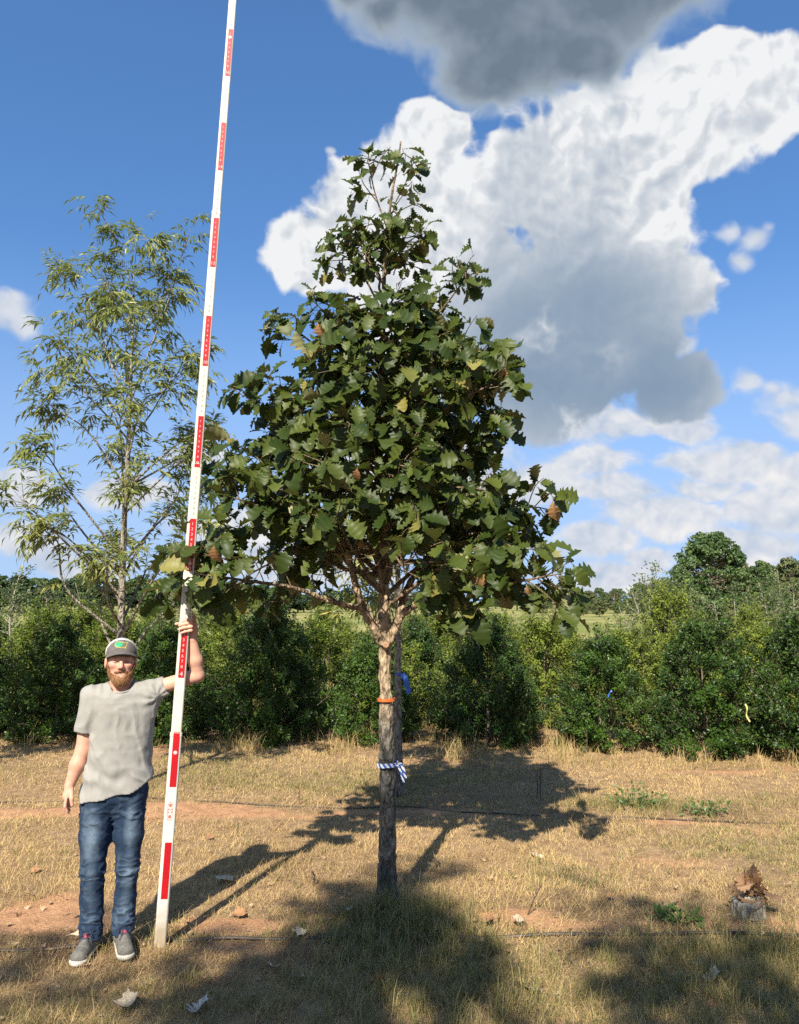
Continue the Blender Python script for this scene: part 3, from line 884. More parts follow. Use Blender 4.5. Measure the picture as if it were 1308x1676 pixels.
    # leaves: the 300 that show largest are single, the rest one mass
    lm = leaf_mat('oak_leaf', (0.030, 0.050, 0.008), (0.088, 0.112, 0.020), (0.250, 0.240, 0.110), 0.48, 0.16, third=(0.26, 0.23, 0.06), spec=0.25)
    dm = leaf_mat('oak_leaf_dead', (0.30, 0.145, 0.060), (0.42, 0.23, 0.10), (0.36, 0.21, 0.11), 0.75, 0.2)
    world = B + np.array(OAK); dist = np.linalg.norm(world - np.array([0, 0, CAMZ]), axis=1)
    face = np.abs(np.sum(FR[:, :, 2] / S[:, None] * unit(np.array([0, 0, CAMZ]) - world), -1))
    front = (OAK_front(B)); score = S * S * (0.25 + face) / dist ** 2 * front
    single = set(np.argsort(-score)[:300].tolist())
    mes = []
    for kk, (v, q) in enumerate(LEAVES):
        me = mesh_np('leaf', v, q, True, {'var': np.zeros(len(v))}); me.materials.append(lm); mes.append(me)
    dead = []
    for kk in range(2):
        v_, q_ = oak_leaf(90 + kk, 0.75, 0.85, 0.5); d2 = mesh_np('withered_leaf', v_, q_, False, {'var': np.zeros(len(v_))}); d2.materials.append(dm); dead.append(d2)
    for i in sorted(single):
        o = obj('leaf', mes[kind[i]], None, root)
        M = Matrix(FR[i].tolist()).to_4x4(); M.translation = Vector(B[i]); o.matrix_basis = M
    # withered leaves that stand out brown
    for (px, py, dy, s) in [(520, 540, -0.35, 0.10), (513, 565, -0.35, 0.08), (585, 775, -0.75, 0.07), (795, 950, -0.55, 0.09), (828, 612, -0.4, 0.08), (905, 835, -0.3, 0.12), (350, 905, -0.62, 0.10), (592, 890, -0.3, 0.06), (862, 966, -0.5, 0.06)]:
        b = px3(px, py, dy); fr = frames_from(np.array([[r.normal(0, .3), -0.2, -1.0]]), np.array([[-0.3, -1, 0.3]]) + r.normal(0, .2, (1, 3)), np.array([s]))[0]
        o = obj('withered_leaf', dead[int(r.integers(0, 2))], None, root); M = Matrix(fr.tolist()).to_4x4(); M.translation = Vector(b - np.array([0, 0, -0.5 * s])); o.matrix_basis = M
        tag(o, 'dry brown curled leaf')
    mb = MB()
    for kk, (v, q) in enumerate(LITE):
        sel = np.array([i for i in range(len(B)) if kind[i] == kk and i not in single])
        vv, qq = stamp(v, q, FR[sel], B[sel]); mb.add(vv, qq, None, np.repeat(var[sel], len(v)))
    tag(obj('crown', mb.mesh('crown', True), lm, root), kind='stuff')
    print('oak leaves', len(B))
    return root


def OAK_front(B):              # how much of the crown stands before a leaf: the outer and nearer leaves show
    rad = np.hypot(B[:, 0], B[:, 1]); ang = -B[:, 1] / np.maximum(rad, 1e-3)
    return np.clip(0.15 + 0.85 * (0.5 + 0.5 * ang), 0.05, 1) * np.clip(rad / 0.7, 0.1, 1)


def disc_patch(c, r, n=14):
    V = [np.array(c) + np.array([0, -0.002, 0])]
    for k in range(n): V.append(np.array(c) + r * (1 + 0.1 * math.sin(3 * k)) * np.array([math.cos(k * 2 * math.pi / n), 0.0, math.sin(k * 2 * math.pi / n)]))
    return np.array(V), np.array([[0, 1 + (k + 1) % n, 1 + k] for k in range(n)])[:, ::-1]


build_oak()

# ------------------------------------------------------------------ narrow-leaved young trees
def leaflet(w=0.11, droop=0.25):
    V = [(0, 0, 0), (-w, 0.42, 0.03), (0, 0.45, -0.02), (w, 0.42, 0.03), (0, 1.0, -droop)]
    return np.array(V), np.array([(0, 2, 1), (0, 3, 2), (1, 2, 4), (2, 3, 4)])


def narrow_tree(seed, H, trunk_r, rows, forks, n_prim, leaf_len, lm, bark, zfork, fill=1.0):
    """slender tree: rows = (z, left, right) of the crown; returns trunk, branch and crown meshes"""
    r = np.random.default_rng(seed); rows = np.array(rows); up = np.array([0, 0, 1.0])
    wob = r.normal(0, 0.04, (7, 2)).cumsum(0) * 0.5
    lead = spline([[wob[k, 0] * k / 6, wob[k, 1] * k / 6, H * k / 6 * 0.96 - 0.03] for k in range(7)], 60)
    la = lambda z: np.array([np.interp(z, lead[:, 2], lead[:, k]) for k in range(3)])
    lr = lambda z: trunk_r * np.clip(1 - z / (H * 1.02), 0.06, 1) ** 0.85 * (1 + 0.25 * np.exp(-z / 0.12))
    prim = [(spline([la(p[0][2]) * 0.0 + np.array(p[0]) if False else la(p[0][2])] + [np.array(q) for q in p[1:]], 24), lr(p[0][2]) * 0.55) for p in forks]
    for k, zt in enumerate(np.linspace(rows[0, 0], rows[-1, 0] - 0.05, n_prim)):
        phi = k * 2.4 + r.normal(0, 0.3); c = math.cos(phi)
        l, rr = np.interp(zt, rows[:, 0], -rows[:, 1]), np.interp(zt, rows[:, 0], rows[:, 2])
        R = ((rr if c > 0 else l) * abs(c) + 0.45 * (l + rr) * (1 - abs(c))) * r.uniform(0.6, 1.0)
        tip = la(min(zt, H * 0.95)) + np.array([R * c, R * math.sin(phi), 0]); tip[2] = zt
        zs = max(zfork, zt - R * r.uniform(0.8, 1.5)); s = la(zs)
        mid = s + (tip - s) * 0.5 + np.array([0, 0, 0.05 * R])
        prim.append((spline([s, mid + r.normal(0, 0.06, 3), s + (tip - s) * 0.8 + r.normal(0, 0.06, 3) + up * 0.05 * R, tip], 20), 0.35 * lr(zs) + 0.003))
    tw = []; base = []; axis = []
    for pts, rad in prim:
        n = len(pts); tw.append((pts, np.linspace(rad, 0.002, n)))
        L = np.linalg.norm(np.diff(pts, axis=0), axis=1).sum()
        for j in range(int((4 + 9.5 * L) * fill)):
            f = r.uniform(0.25, 1.0); i = min(int(f * (n - 1)), n - 2); p = pts[i]; d = unit(pts[i + 1] - pts[i])
            side = unit(np.cross(d, r.normal(0, 1, 3)) + up * 0.3); l = r.uniform(0.10, 0.42) * (1.1 - 0.4 * f)
            e = p + (d * 0.8 + side * 0.8) * l; q = spline([p, p + (d * 0.5 + side * 0.45) * l, e + up * 0.02], 5)
            tw.append((q, np.linspace(0.0035, 0.0015, 5)))
            for m in range(int(r.integers(4, 8))):
                g = r.uniform(0.3, 1.0); pp = q[0] + (q[-1] - q[0]) * g
                base.append(pp); axis.append(unit(d * 0.5 + unit(np.cross(d, r.normal(0, 1, 3))) * 0.9 + up * r.uniform(-0.25, 0.3)))
    for zt in np.linspace(H * 0.7, H * 0.97, 14):
        base.append(la(zt)); axis.append(unit(r.normal(0, 1, 3) + up * 0.5))
    # each leaf: a drooping rachis with pairs of long leaflets
    LV, LT = leaflet(); fr = []; loc = []; va = []
    rv = []
    for b, a in zip(base, axis):
        Lr = leaf_len * r.uniform(0.7, 1.2); v0 = r.uniform(0, 0.95); nl = int(r.integers(3, 5)); side = unit(np.cross(a, up) + 1e-3)
        pts = [b + a * Lr * t - up * 0.35 * Lr * t * t for t in np.linspace(0, 1, 5)]
        rv.append(pts)
        for k in range(nl):
            t = 0.3 + 0.6 * k / nl; p = b + a * Lr * t - up * 0.35 * Lr * t * t
            for s in (-1, 1):
                ax = unit(a * 0.75 + side * s * 0.8 - up * r.uniform(0.1, 0.75) + r.normal(0, 0.15, 3))
                loc.append(p); fr.append((ax, up + np.array([-0.1, -0.35, 0]) + r.normal(0, 0.45, 3), leaf_len * r.uniform(0.40, 0.62))); va.append(v0)
        ax = unit(a - up * 0.8); loc.append(pts[-1]); fr.append((ax, up + r.normal(0, 0.4, 3), leaf_len * 0.5)); va.append(v0)
    FR = frames_from(np.array([q[0] for q in fr]), np.array([q[1] for q in fr]), np.array([q[2] for q in fr]))
    V, T = stamp(LV, LT, FR, np.array(loc))
    crown = mesh_np('crown', V, T, False, {'var': np.repeat(np.array(va), len(LV))})
    mb = MB()
    lo = lead[lead[:, 2] <= 2.6] if H > 3 else lead
    for pts, rr in tw: mb.add(*tube(pts, rr, 5 if rr[0] > 0.006 else 3, False))
    brm = mb.mesh('branches', True)
    tb = MB(); tb.add(*tube(lead, [lr(z) for z in lead[:, 2]], 14)); V = tb.V[0]
    V[:, :2] += (fbm(V * np.array([30, 30, 8.0]), 2, seed)[:, None] * 0.004 * np.sign(V[:, :2]))
    trm = tb.mesh('trunk', True)
    for me, mt in ((crown, lm), (brm, bark), (trm, bark)): me.materials.append(mt)
    return trm, brm, crown


def tree_thing(name, label, meshes, loc, rz=0, sc=1.0, group=None):
    t = thing(name, label, 'tree', loc, rz, group); t.scale = (sc, sc, sc)
    obj('trunk', meshes[0], None, t); obj('branches', meshes[1], None, t); tag(obj('crown', meshes[2], None, t), kind='stuff')
    return t


def build_narrow():
    lm = leaf_mat('narrow_leaf', (0.110, 0.140, 0.026), (0.245, 0.250, 0.062), (0.20, 0.21, 0.11), 0.45, 0.28, third=(0.40, 0.30, 0.05), noise_amt=False)
    bk = bark_mat('young_bark', (0.36, 0.32, 0.25), (0.27, 0.24, 0.19), 0.3, 1.5, 36.0, 0.5)
    Yr = 8.25
    base = at(196, 1000, Yr); bx = base.x + 0.02
    R = []
    for (py, a, c) in [(945, 110, 330), (900, 70, 380), (850, 40, 385), (800, 30, 385), (740, 25, 390), (680, 10, 395), (620, 30, 385), (575, 60, 380), (540, 150, 382), (500, 120, 330), (450, 95, 328), (400, 110, 328), (365, 150, 300), (350, 160, 225)]:
        v = at(a, py, Yr); w = at(c, py, Yr); R.append((v.z, v.x - bx, w.x - bx))
    H = R[-1][0]
    def q(px, py, dy=0.0):
        v = at(px, py, Yr + dy); return (v.x - bx, dy, v.z)
    forks = [[q(205, 720), q(245, 680), q(285, 620), q(340, 600, 0.1)], [q(198, 990), q(175, 950), q(110, 880, -0.2), q(40, 850, -0.3)], [q(200, 720), q(165, 670), q(110, 620, -.1), q(35, 605, -.1)],
             [q(207, 660), q(250, 560), q(290, 450, 0.1), q(305, 375, 0.1)], [q(205, 690), q(170, 560), q(135, 470, 0.1), q(100, 450, 0.1)], [q(207, 600), q(215, 480), q(190, 400), q(170, 355)], [q(207, 800), q(300, 720, .2), q(370, 690, .2)]]
    m1 = narrow_tree(5, H * 0.93, 0.050, [(z * 0.935 + 0.04, l, rr) for z, l, rr in R], forks, 32, 0.215, lm, bk, 1.15, 0.47)
    ms_ = narrow_tree(6, H * 0.95, 0.050, [(z * 0.96 + 0.02, l, rr) for z, l, rr in R], forks, 34, 0.22, lm, bk, 1.15, 0.85)
    tree_thing('narrow_leaved_tree', 'slender airy tree with narrow drooping leaves standing behind the man', m1, (bx, Yr, 0))
    # the same kind behind the oak, and those whose boughs reach in at both edges
    bx2 = at(653, 1200, 8.2).x
    R2 = [(z, l * 0.78, rr * 0.95) for z, l, rr in R]
    R2 = [(1.75 + (z - R[0][0]) * 0.62, l, rr) for z, l, rr in R2]
    m2 = narrow_tree(9, R2[-1][0], 0.046, R2, [], 28, 0.19, lm, bk, 1.9, 0.6)
    tree_thing('narrow_leaved_tree', 'thin pale trunk tied with blue ribbon, its crown hidden behind the oak', m2, (bx2, 8.2, 0))
    tree_thing('narrow_leaved_tree', 'narrow leaved boughs reaching in at the left edge beside the slender tree', m2, (-5.62, 8.4, 0), 2.1, 1.0)
    tree_thing('narrow_leaved_tree', 'narrow leaved drooping boughs reaching in at the right edge', m2, (5.30, 8.0, 0), 4.0, 0.92)
    # trees of the rows at the photographer's back, whose shade lies on the foreground
    rearg = 'trees behind the viewer that shade the foreground'
    for i_, (x, y, rz, sc) in enumerate(SHADERS):
        tree_thing('narrow_leaved_tree', 'tree behind the viewer casting dappled shade over the foreground', ms_ if i_ in (0, 2) else m1, (x, y, 0), rz, sc, rearg).scale = (sc * 0.90, sc * 0.90, sc)


SHADERS = [(-2.2, -2.4, 1.0, 1.20), (-0.4, -2.6, 2.6, 1.20), (1.7, -2.4, 0.4, 1.26), (-4.3, -2.6, 3.3, 1.12), (3.6, -1.6, 5.0, 1.2)]
build_narrow()


# ------------------------------------------------------------------ shrubs of the rows behind
def small_leaf(w=0.32):
    return np.array([(0, 0, 0), (-w, 0.5, 0.14), (w, 0.5, 0.14), (0, 1.0, -0.05)]), np.array([(0, 3, 1), (0, 2, 3)])


def shrub(seed, H, R, n_sprig, per, leaf, lm, stemm, loose=0.0, whips=6, low=0.05):
    """dense pyramid of leafy sprigs around a stem"""
    r = np.random.default_rng(seed); up = np.array([0, 0, 1.0]); loc = []; ax = []; nr = []; sz = []; va = []
    lob = r.uniform(0.78, 1.12, 12)
    def prof(t): return np.interp(t, [0, 0.08, 0.25, 0.5, 0.75, 0.92, 1.0], [0.70, 0.90, 1.0, 0.86, 0.56, 0.28, 0.07])
    mb = MB(); mb.add(*tube(spline([(0, 0, -0.03), (0.02, 0, H * 0.4), (0, 0.02, H * 0.95)], 8), np.linspace(0.03, 0.006, 8), 6))
    for k in range(n_sprig + whips):
        whip = k >= n_sprig
        t = r.uniform(0, 1) ** 1.25 if not whip else r.uniform(0.6, 0.95)
        phi = r.uniform(0, 2 * np.pi); rad = R * prof(t) * np.interp(phi * 12 / 6.2832 % 12, np.arange(13), np.append(lob, lob[0])) * (1 + 0.18 * math.sin(3 * phi + 9 * t + seed))
        rin = r.uniform(0.55, 0.98) if r.uniform() < 0.85 else r.uniform(0.25, 0.6)
        p = np.array([rad * rin * math.cos(phi), rad * rin * math.sin(phi), low + t * (H - low)])
        out = np.array([math.cos(phi), math.sin(phi), 0])
        d = unit(out * (1.0 - 0.5 * t) + up * (0.35 + 0.7 * t) + r.normal(0, 0.25, 3)); L = r.uniform(0.13, 0.30) * (1 + loose) * (1.9 if whip else 1)
        if whip: d = unit(up + out * 0.25 + r.normal(0, 0.12, 3))
        mb.add(*tube([p - d * 0.1, p + d * L], [0.005, 0.002], 3, False))
        n = int(per * r.uniform(0.6, 1.3) * (0.8 if whip else 1)); v0 = r.uniform(0, 0.6)
        g = r.uniform(0.0, 1.05, n)[:, None]; sp = unit(np.cross(np.tile(d, (n, 1)), r.normal(0, 1, (n, 3))))
        w = (0.05 if whip else 0.085) * r.uniform(0.15, 1.1, n)[:, None] * (1 - 0.5 * g)
        loc.append(p + d * L * g + sp * w); a = unit(sp * 0.9 + d * 0.7 + r.normal(0, 0.3, (n, 3))); ax.append(a)
        nr.append(unit(d * 0.5 + out * 0.5 + up * 0.6 + r.normal(0, 0.45, (n, 3)))); sz.append(leaf * r.uniform(0.7, 1.25, n)); va.append(np.clip(v0 + r.uniform(0, 0.35, n), 0, 0.95))
    loc = np.concatenate(loc); FR = frames_from(np.concatenate(ax), np.concatenate(nr), np.concatenate(sz)); LV, LT = small_leaf()
    loc[:, 2] = np.maximum(loc[:, 2], 0.02)
    V, T = stamp(LV, LT, FR, loc)
    fol = mesh_np('foliage', V, T, False, {'var': np.repeat(np.concatenate(va), 4)}); fol.materials.append(lm)
    st = mb.mesh('stem', True); st.materials.append(stemm)
    return fol, st


def shrub_thing(name, label, ms, loc, rz, sc, group=None, cat='shrub'):
    t = thing(name, label, cat, loc, rz, group); t.scale = sc
    tag(obj('foliage', ms[0], None, t), kind='stuff'); obj('stem', ms[1], None, t)
    return t


def build_shrubs():
    r = np.random.default_rng(3)
    hl = leaf_mat('holly_leaf', (0.019, 0.048, 0.008), (0.068, 0.125, 0.017), (0.08, 0.12, 0.035), 0.42, 0.14, spec=0.32, noise_amt=False)
    pl = leaf_mat('shrub_leaf', (0.095, 0.135, 0.016), (0.215, 0.255, 0.036), (0.18, 0.21, 0.06), 0.55, 0.24, spec=0.25, noise_amt=False)
    sm = pmat('shrub_stem', (0.20, 0.16, 0.11), (0.12, 0.09, 0.06), 30, 0.9)
    hol = [shrub(20 + k, 1.52, 0.80, 310, 74, 0.044, hl, sm, 0.0, 7) for k in range(4)]
    pal = [shrub(40 + k, 1.60, 0.72, 240, 56, 0.046, pl, sm, 0.25, 12) for k in range(3)]
    front = [(-70, 'dark holly shrub cut off by the left edge of the hedge row'), (95, 'dark rounded holly shrub to the left of the man'), (270, 'dark holly shrub behind the pole and the raised arm'),
             (440, 'broad dark holly shrub between the pole and the oak trunk'), (610, 'holly shrub directly behind the oak trunk'), (800, 'dark holly shrub next right of the oak trunk'),
             (982, 'bright green holly shrub standing alone right of centre, blue tag on it'), (1150, 'widest dark holly shrub at the right, yellow ribbon on its side'), (1318, 'shaded holly shrub cut off by the right edge')]
    for k, (px, lab) in enumerate(front):
        Y = 11.35 if px < 700 else 11.35 - (px - 700) * 0.0019
        x = at(px, 1100, Y).x; s = [0.95, 0.95, 0.92, 1.02, 0.86, 0.98, 0.86, 1.0, 0.98][k]
        shrub_thing('holly_shrub', lab, hol[k % 4], (x, Y, 0), r.uniform(0, 6.28), (s * 0.97, s * 0.97, s * 1.02 * [1.0, .98, 1.0, 1.04, .95, .96, .97, .96, 1.0][k]), 'holly shrubs in the front row')
    # pale green shrubs growing just behind and between them
    k = 0
    ORD = ['leftmost', 'second', 'third', 'fourth', 'fifth', 'sixth', 'seventh', 'eighth', 'ninth', 'tenth', 'eleventh', 'twelfth', 'thirteenth', 'fourteenth', 'fifteenth', 'sixteenth', 'seventeenth']
    for px in range(-60, 1390, 118):
        Y = 12.6 + r.uniform(-0.35, 0.35); x = at(px + r.uniform(-25, 25), 1100, Y).x; h = r.uniform(0.88, 1.03) * (0.90 if px > 1020 else 1.0 if px < 180 else 0.91)
        shrub_thing('pale_shrub', '%s pale yellow green shrub from the left, just behind the front hollies' % ORD[k], pal[k % 3], (x, Y, 0), r.uniform(0, 6.28), (1, 1, h), 'pale shrubs behind the hollies'); k += 1
    for row, (Yb, hs) in enumerate([(14.6, 0.92), (17.0, 0.86), (20.0, 0.84), (24.0, 0.82), (29.0, 0.80)]):
        for x in np.arange(-0.56 * Yb - 1, 0.56 * Yb + 1.5, 1.55 + 0.12 * row):
            px = 654 + x / Yb * 1310
            if row >= 2 and 880 < px < 1040 and r.uniform() < 0.75: continue
            if row >= 1 and 480 < px < 620 and r.uniform() < 0.6: continue
            h = hs * r.uniform(0.82, 1.08) * (1.12 if px < 200 else 0.92 if px > 1000 else 1.0) * (1.36 if px > 1050 and row < 3 else 1.0)
            shrub_thing('pale_shrub', 'young nursery shrub in the rows behind the pale ones, below the treeline', (pal + hol[:2])[int(r.integers(0, 5))], (x + r.uniform(-.3, .3), Yb + r.uniform(-.5, .5), 0), r.uniform(0, 6.28), (1, 1, h), 'nursery shrubs in the rear rows')
    # taller whippy saplings on the right
    wl = leaf_mat('sapling_leaf', (0.065, 0.100, 0.024), (0.145, 0.180, 0.048), (0.15, 0.18, 0.08), 0.5, 0.25, noise_amt=False)
    bk = pmat('pale_bark', (0.42, 0.36, 0.28), (0.30, 0.25, 0.19), 30, 0.85)
    sap = [sapling(60 + q, wl, bk) for q in range(3)]
    k = 0; spots = [(1068, 925, 17.0), (1045, 965, 15.5), (1100, 955, 15.0), (1135, 960, 16.5), (1170, 985, 14.5), (1205, 960, 16.0), (1245, 950, 15.0), (1270, 930, 18.0), (1300, 955, 15.5), (1085, 985, 20), (1150, 970, 21), (1225, 975, 20), (1285, 975, 22), (1020, 990, 19), (870, 998, 17), (1190, 990, 19),
                        (30, 930, 14.0), (75, 960, 13.6), (130, 950, 15.0), (280, 965, 14.0), (20, 965, 17), (430, 985, 16), (330, 975, 18)]
    lft = sorted(p for p in spots if p[0] < 500); rgt = sorted(p for p in spots if p[0] >= 500)
    for (px, py, Y) in spots:
        v = at(px, py, Y); L_ = px < 500; n_ = (lft if L_ else rgt).index((px, py, Y))
        t = thing('sapling', '%s thin stemmed sapling from the left above the shrub rows, %s of the oak' % (ORD[n_], 'left' if L_ else 'right'), 'tree', (v.x, Y, 0), r.uniform(0, 6.28), 'saplings above the shrub rows'); s = v.z / 2.6
        t.scale = (s * 1.1, s * 1.1, s)
        ms = sap[k % 3]; obj('trunk', ms[1], None, t); tag(obj('crown', ms[0], None, t), kind='stuff'); k += 1


def sapling(seed, lm, bk):
    r = np.random.default_rng(seed); up = np.array([0, 0, 1.0]); H = 2.6
    lead = spline([(0, 0, -0.03), (r.normal(0, .04), r.normal(0, .04), 0.9), (r.normal(0, .06), r.normal(0, .06), 1.8), (r.normal(0, .08), 0, 2.55)], 24)
    mb = MB(); mb.add(*tube(lead, np.linspace(0.022, 0.004, 24), 6)); loc = []; ax = []; nr = []
    for k in range(34):
        z = r.uniform(0.55, 2.55); p = np.array([np.interp(z, lead[:, 2], lead[:, q]) for q in range(3)]); phi = r.uniform(0, 6.28)
        L = 0.15 + 0.42 * (1 - abs(z - 1.4) / 1.3); d = unit(np.array([math.cos(phi), math.sin(phi), r.uniform(0.4, 1.2)])); e = p + d * L
        mb.add(*tube([p, p + d * L * 0.5, e], [0.006, 0.004, 0.002], 3, False))
        n = int(16 + 26 * L); g = r.uniform(0.2, 1.08, n)[:, None]; loc.append(p + d * L * g + r.normal(0, 0.045, (n, 3)))
        ax.append(unit(r.normal(0, 0.8, (n, 3)) + d)); nr.append(unit(up + r.normal(0, 0.6, (n, 3))))
    loc = np.concatenate(loc); n = len(loc); FR = frames_from(np.concatenate(ax), np.concatenate(nr), 0.06 * r.uniform(0.7, 1.3, n)); LV, LT = small_leaf(0.27)
    V, T = stamp(LV, LT, FR, loc); fol = mesh_np('crown', V, T, False, {'var': np.repeat(r.uniform(0, 0.95, n), 4)}); fol.materials.append(lm)
    st = mb.mesh('trunk', True); st.materials.append(bk)
    return fol, st


# ------------------------------------------------------------------ the far treeline
def far_tree(seed, H, R, n_clump, per, lm, bk, conic=False, z0=0.18, leaf=0.34):
    r = np.random.default_rng(seed); up = np.array([0, 0, 1.0]); mb = MB()
    lead = spline([(0, 0, -0.3), (r.normal(0, .1), 0, H * 0.45), (r.normal(0, .15), 0, H * 0.9)], 10); mb.add(*tube(lead, np.linspace(0.022 * H, 0.006 * H, 10), 7))
    loc = []; nr = []; va = []
    for k in range(n_clump):
        t = r.uniform(0, 1); z = H * (z0 + (1 - z0) * t); prof = (1 - t) ** 0.75 * 0.9 + 0.08 if conic else math.sin(math.pi * min(0.98, (0.14 + 0.84 * t) ** 0.9)) ** 0.6
        phi = r.uniform(0, 6.28); rad = R * prof * math.sqrt(r.uniform(0.15, 1)); c = np.array([rad * math.cos(phi), rad * math.sin(phi), z - (0.0 if not conic else 0.1)])
        s = H * (0.055 if not conic else 0.04) * r.uniform(0.7, 1.3); v = r.normal(0, 1, (per, 3)); v = unit(v) * r.uniform(0.3, 1, (per, 1)) ** 0.5 * s * np.array([1.25, 1.25, 0.8])
        loc.append(c + v); nr.append(unit(v + up * 0.5 * s)); va.append(np.clip(r.uniform(0, 0.6) + r.uniform(0, 0.35, per), 0, 0.95))
        b = np.array([np.interp(z * 0.85, lead[:, 2], lead[:, q]) for q in range(3)]); mb.add(*tube([b, c], [0.006 * H, 0.002 * H], 3, False))
    loc = np.concatenate(loc); nr = np.concatenate(nr); n = len(loc); a = unit(np.cross(nr, r.normal(0, 1, (n, 3))))
    FR = frames_from(a, nr + r.normal(0, 0.3, (n, 3)), leaf * r.uniform(0.6, 1.3, n)); LV, LT = small_leaf(0.38)
    V, T = stamp(LV, LT, FR, loc); fol = mesh_np('crown', V, T, False, {'var': np.repeat(np.concatenate(va), 4)}); fol.materials.append(lm)
    st = mb.mesh('trunk', True); st.materials.append(bk)
    return fol, st


def build_treeline():
    r = np.random.default_rng(8)
    bk = pmat('far_bark', (0.24, 0.19, 0.14), (0.15, 0.12, 0.09), 3, 0.9)
    bl = leaf_mat('far_broad_leaf', (0.040, 0.080, 0.018), (0.095, 0.145, 0.034), (0.09, 0.13, 0.05), 0.5, 0.2, noise_amt=False)
    ol = leaf_mat('far_olive_leaf', (0.075, 0.095, 0.028), (0.150, 0.160, 0.052), (0.12, 0.14, 0.06), 0.5, 0.2, noise_amt=False)
    dl = leaf_mat('far_dark_leaf', (0.022, 0.042, 0.018), (0.050, 0.078, 0.034), (0.05, 0.07, 0.04), 0.5, 0.15, noise_amt=False)
    A = [far_tree(70 + k, 10.0, 3.4, 110, 60, m, bk, False, 0.14, 0.40) for k, m in enumerate((bl, ol, ol))]
    P = [far_tree(80 + k, 10.0, 2.3, 110, 55, m, bk, True, 0.25, 0.36) for k, m in enumerate((dl, bl))]
    def put(ms, px, py, Y, label, group=None, wide=1.0, ground_z=None):
        v = at(px, py, Y); g = float(zg(v.x, Y)); s = (v.z - g) / 10.0
        t = thing('far_tree', label, 'tree', (v.x, Y, g), r.uniform(0, 6.28), group); t.scale = (s * wide, s * wide, s)
        obj('trunk', ms[1], None, t); tag(obj('crown', ms[0], None, t), kind='stuff')
    big = far_tree(91, 10.0, 4.3, 190, 70, bl, bk, False, 0.13, 0.36)
    put(big, 1162, 872, 92, 'great round topped green tree standing out above the right treeline')
    put(A[1], 1205, 896, 96, 'smaller pale topped tree touching the great round one on its right', None, 0.5)
    put(A[0], 1112, 925, 88, 'dense shoulder high tree leaning in at the left foot of the great round one', None, 0.8)
    for px in range(880, 1380, 13):                      # right treeline
        py = np.interp(px, [880, 940, 1040, 1130, 1230, 1308, 1480], [958, 968, 962, 942, 922, 922, 915]) + r.uniform(-9, 12)
        put((A + P[1:])[int(r.integers(0, 4))], px + r.uniform(-9, 9), py, 128 + r.uniform(-14, 26), 'tree in the hazy green treeline along the right horizon', 'right treeline', r.uniform(0.85, 1.3))
    for px in range(890, 1380, 24):
        put((A)[int(r.integers(0, 3))], px + r.uniform(-9, 9), np.interp(px, [880, 1000, 1100, 1308, 1480], [984, 985, 972, 955, 950]) + r.uniform(-8, 8), 100 + r.uniform(-8, 12), 'low olive tree before the foot of the right treeline', 'low trees before the right treeline', 1.3)
    for px in range(-70, 905, 13):                      # left and middle treeline
        py = np.interp(px, [-130, 60, 180, 330, 420, 620, 760, 900], [940, 946, 952, 950, 958, 975, 978, 960]) + r.uniform(-8, 10)
        put((P + [P[0], A[0]])[int(r.integers(0, 4))] if px > 60 or True else A[0], px + r.uniform(-8, 8), py, 165 + r.uniform(-12, 25), 'dark pine in the distant treeline along the left horizon', 'left treeline', r.uniform(1.5, 2.3))


build_shrubs()
build_treeline()

# ------------------------------------------------------------------ measuring pole
MAN0 = Vector((-1.62, 4.63, 0.0)); MAN_RZ = math.atan2(1.62, 4.63)
POLE_A = np.array([-1.335, 4.70, -0.01]); _pt = at(381, 0, 4.60)
POLE_U = unit(np.array(_pt) - POLE_A)


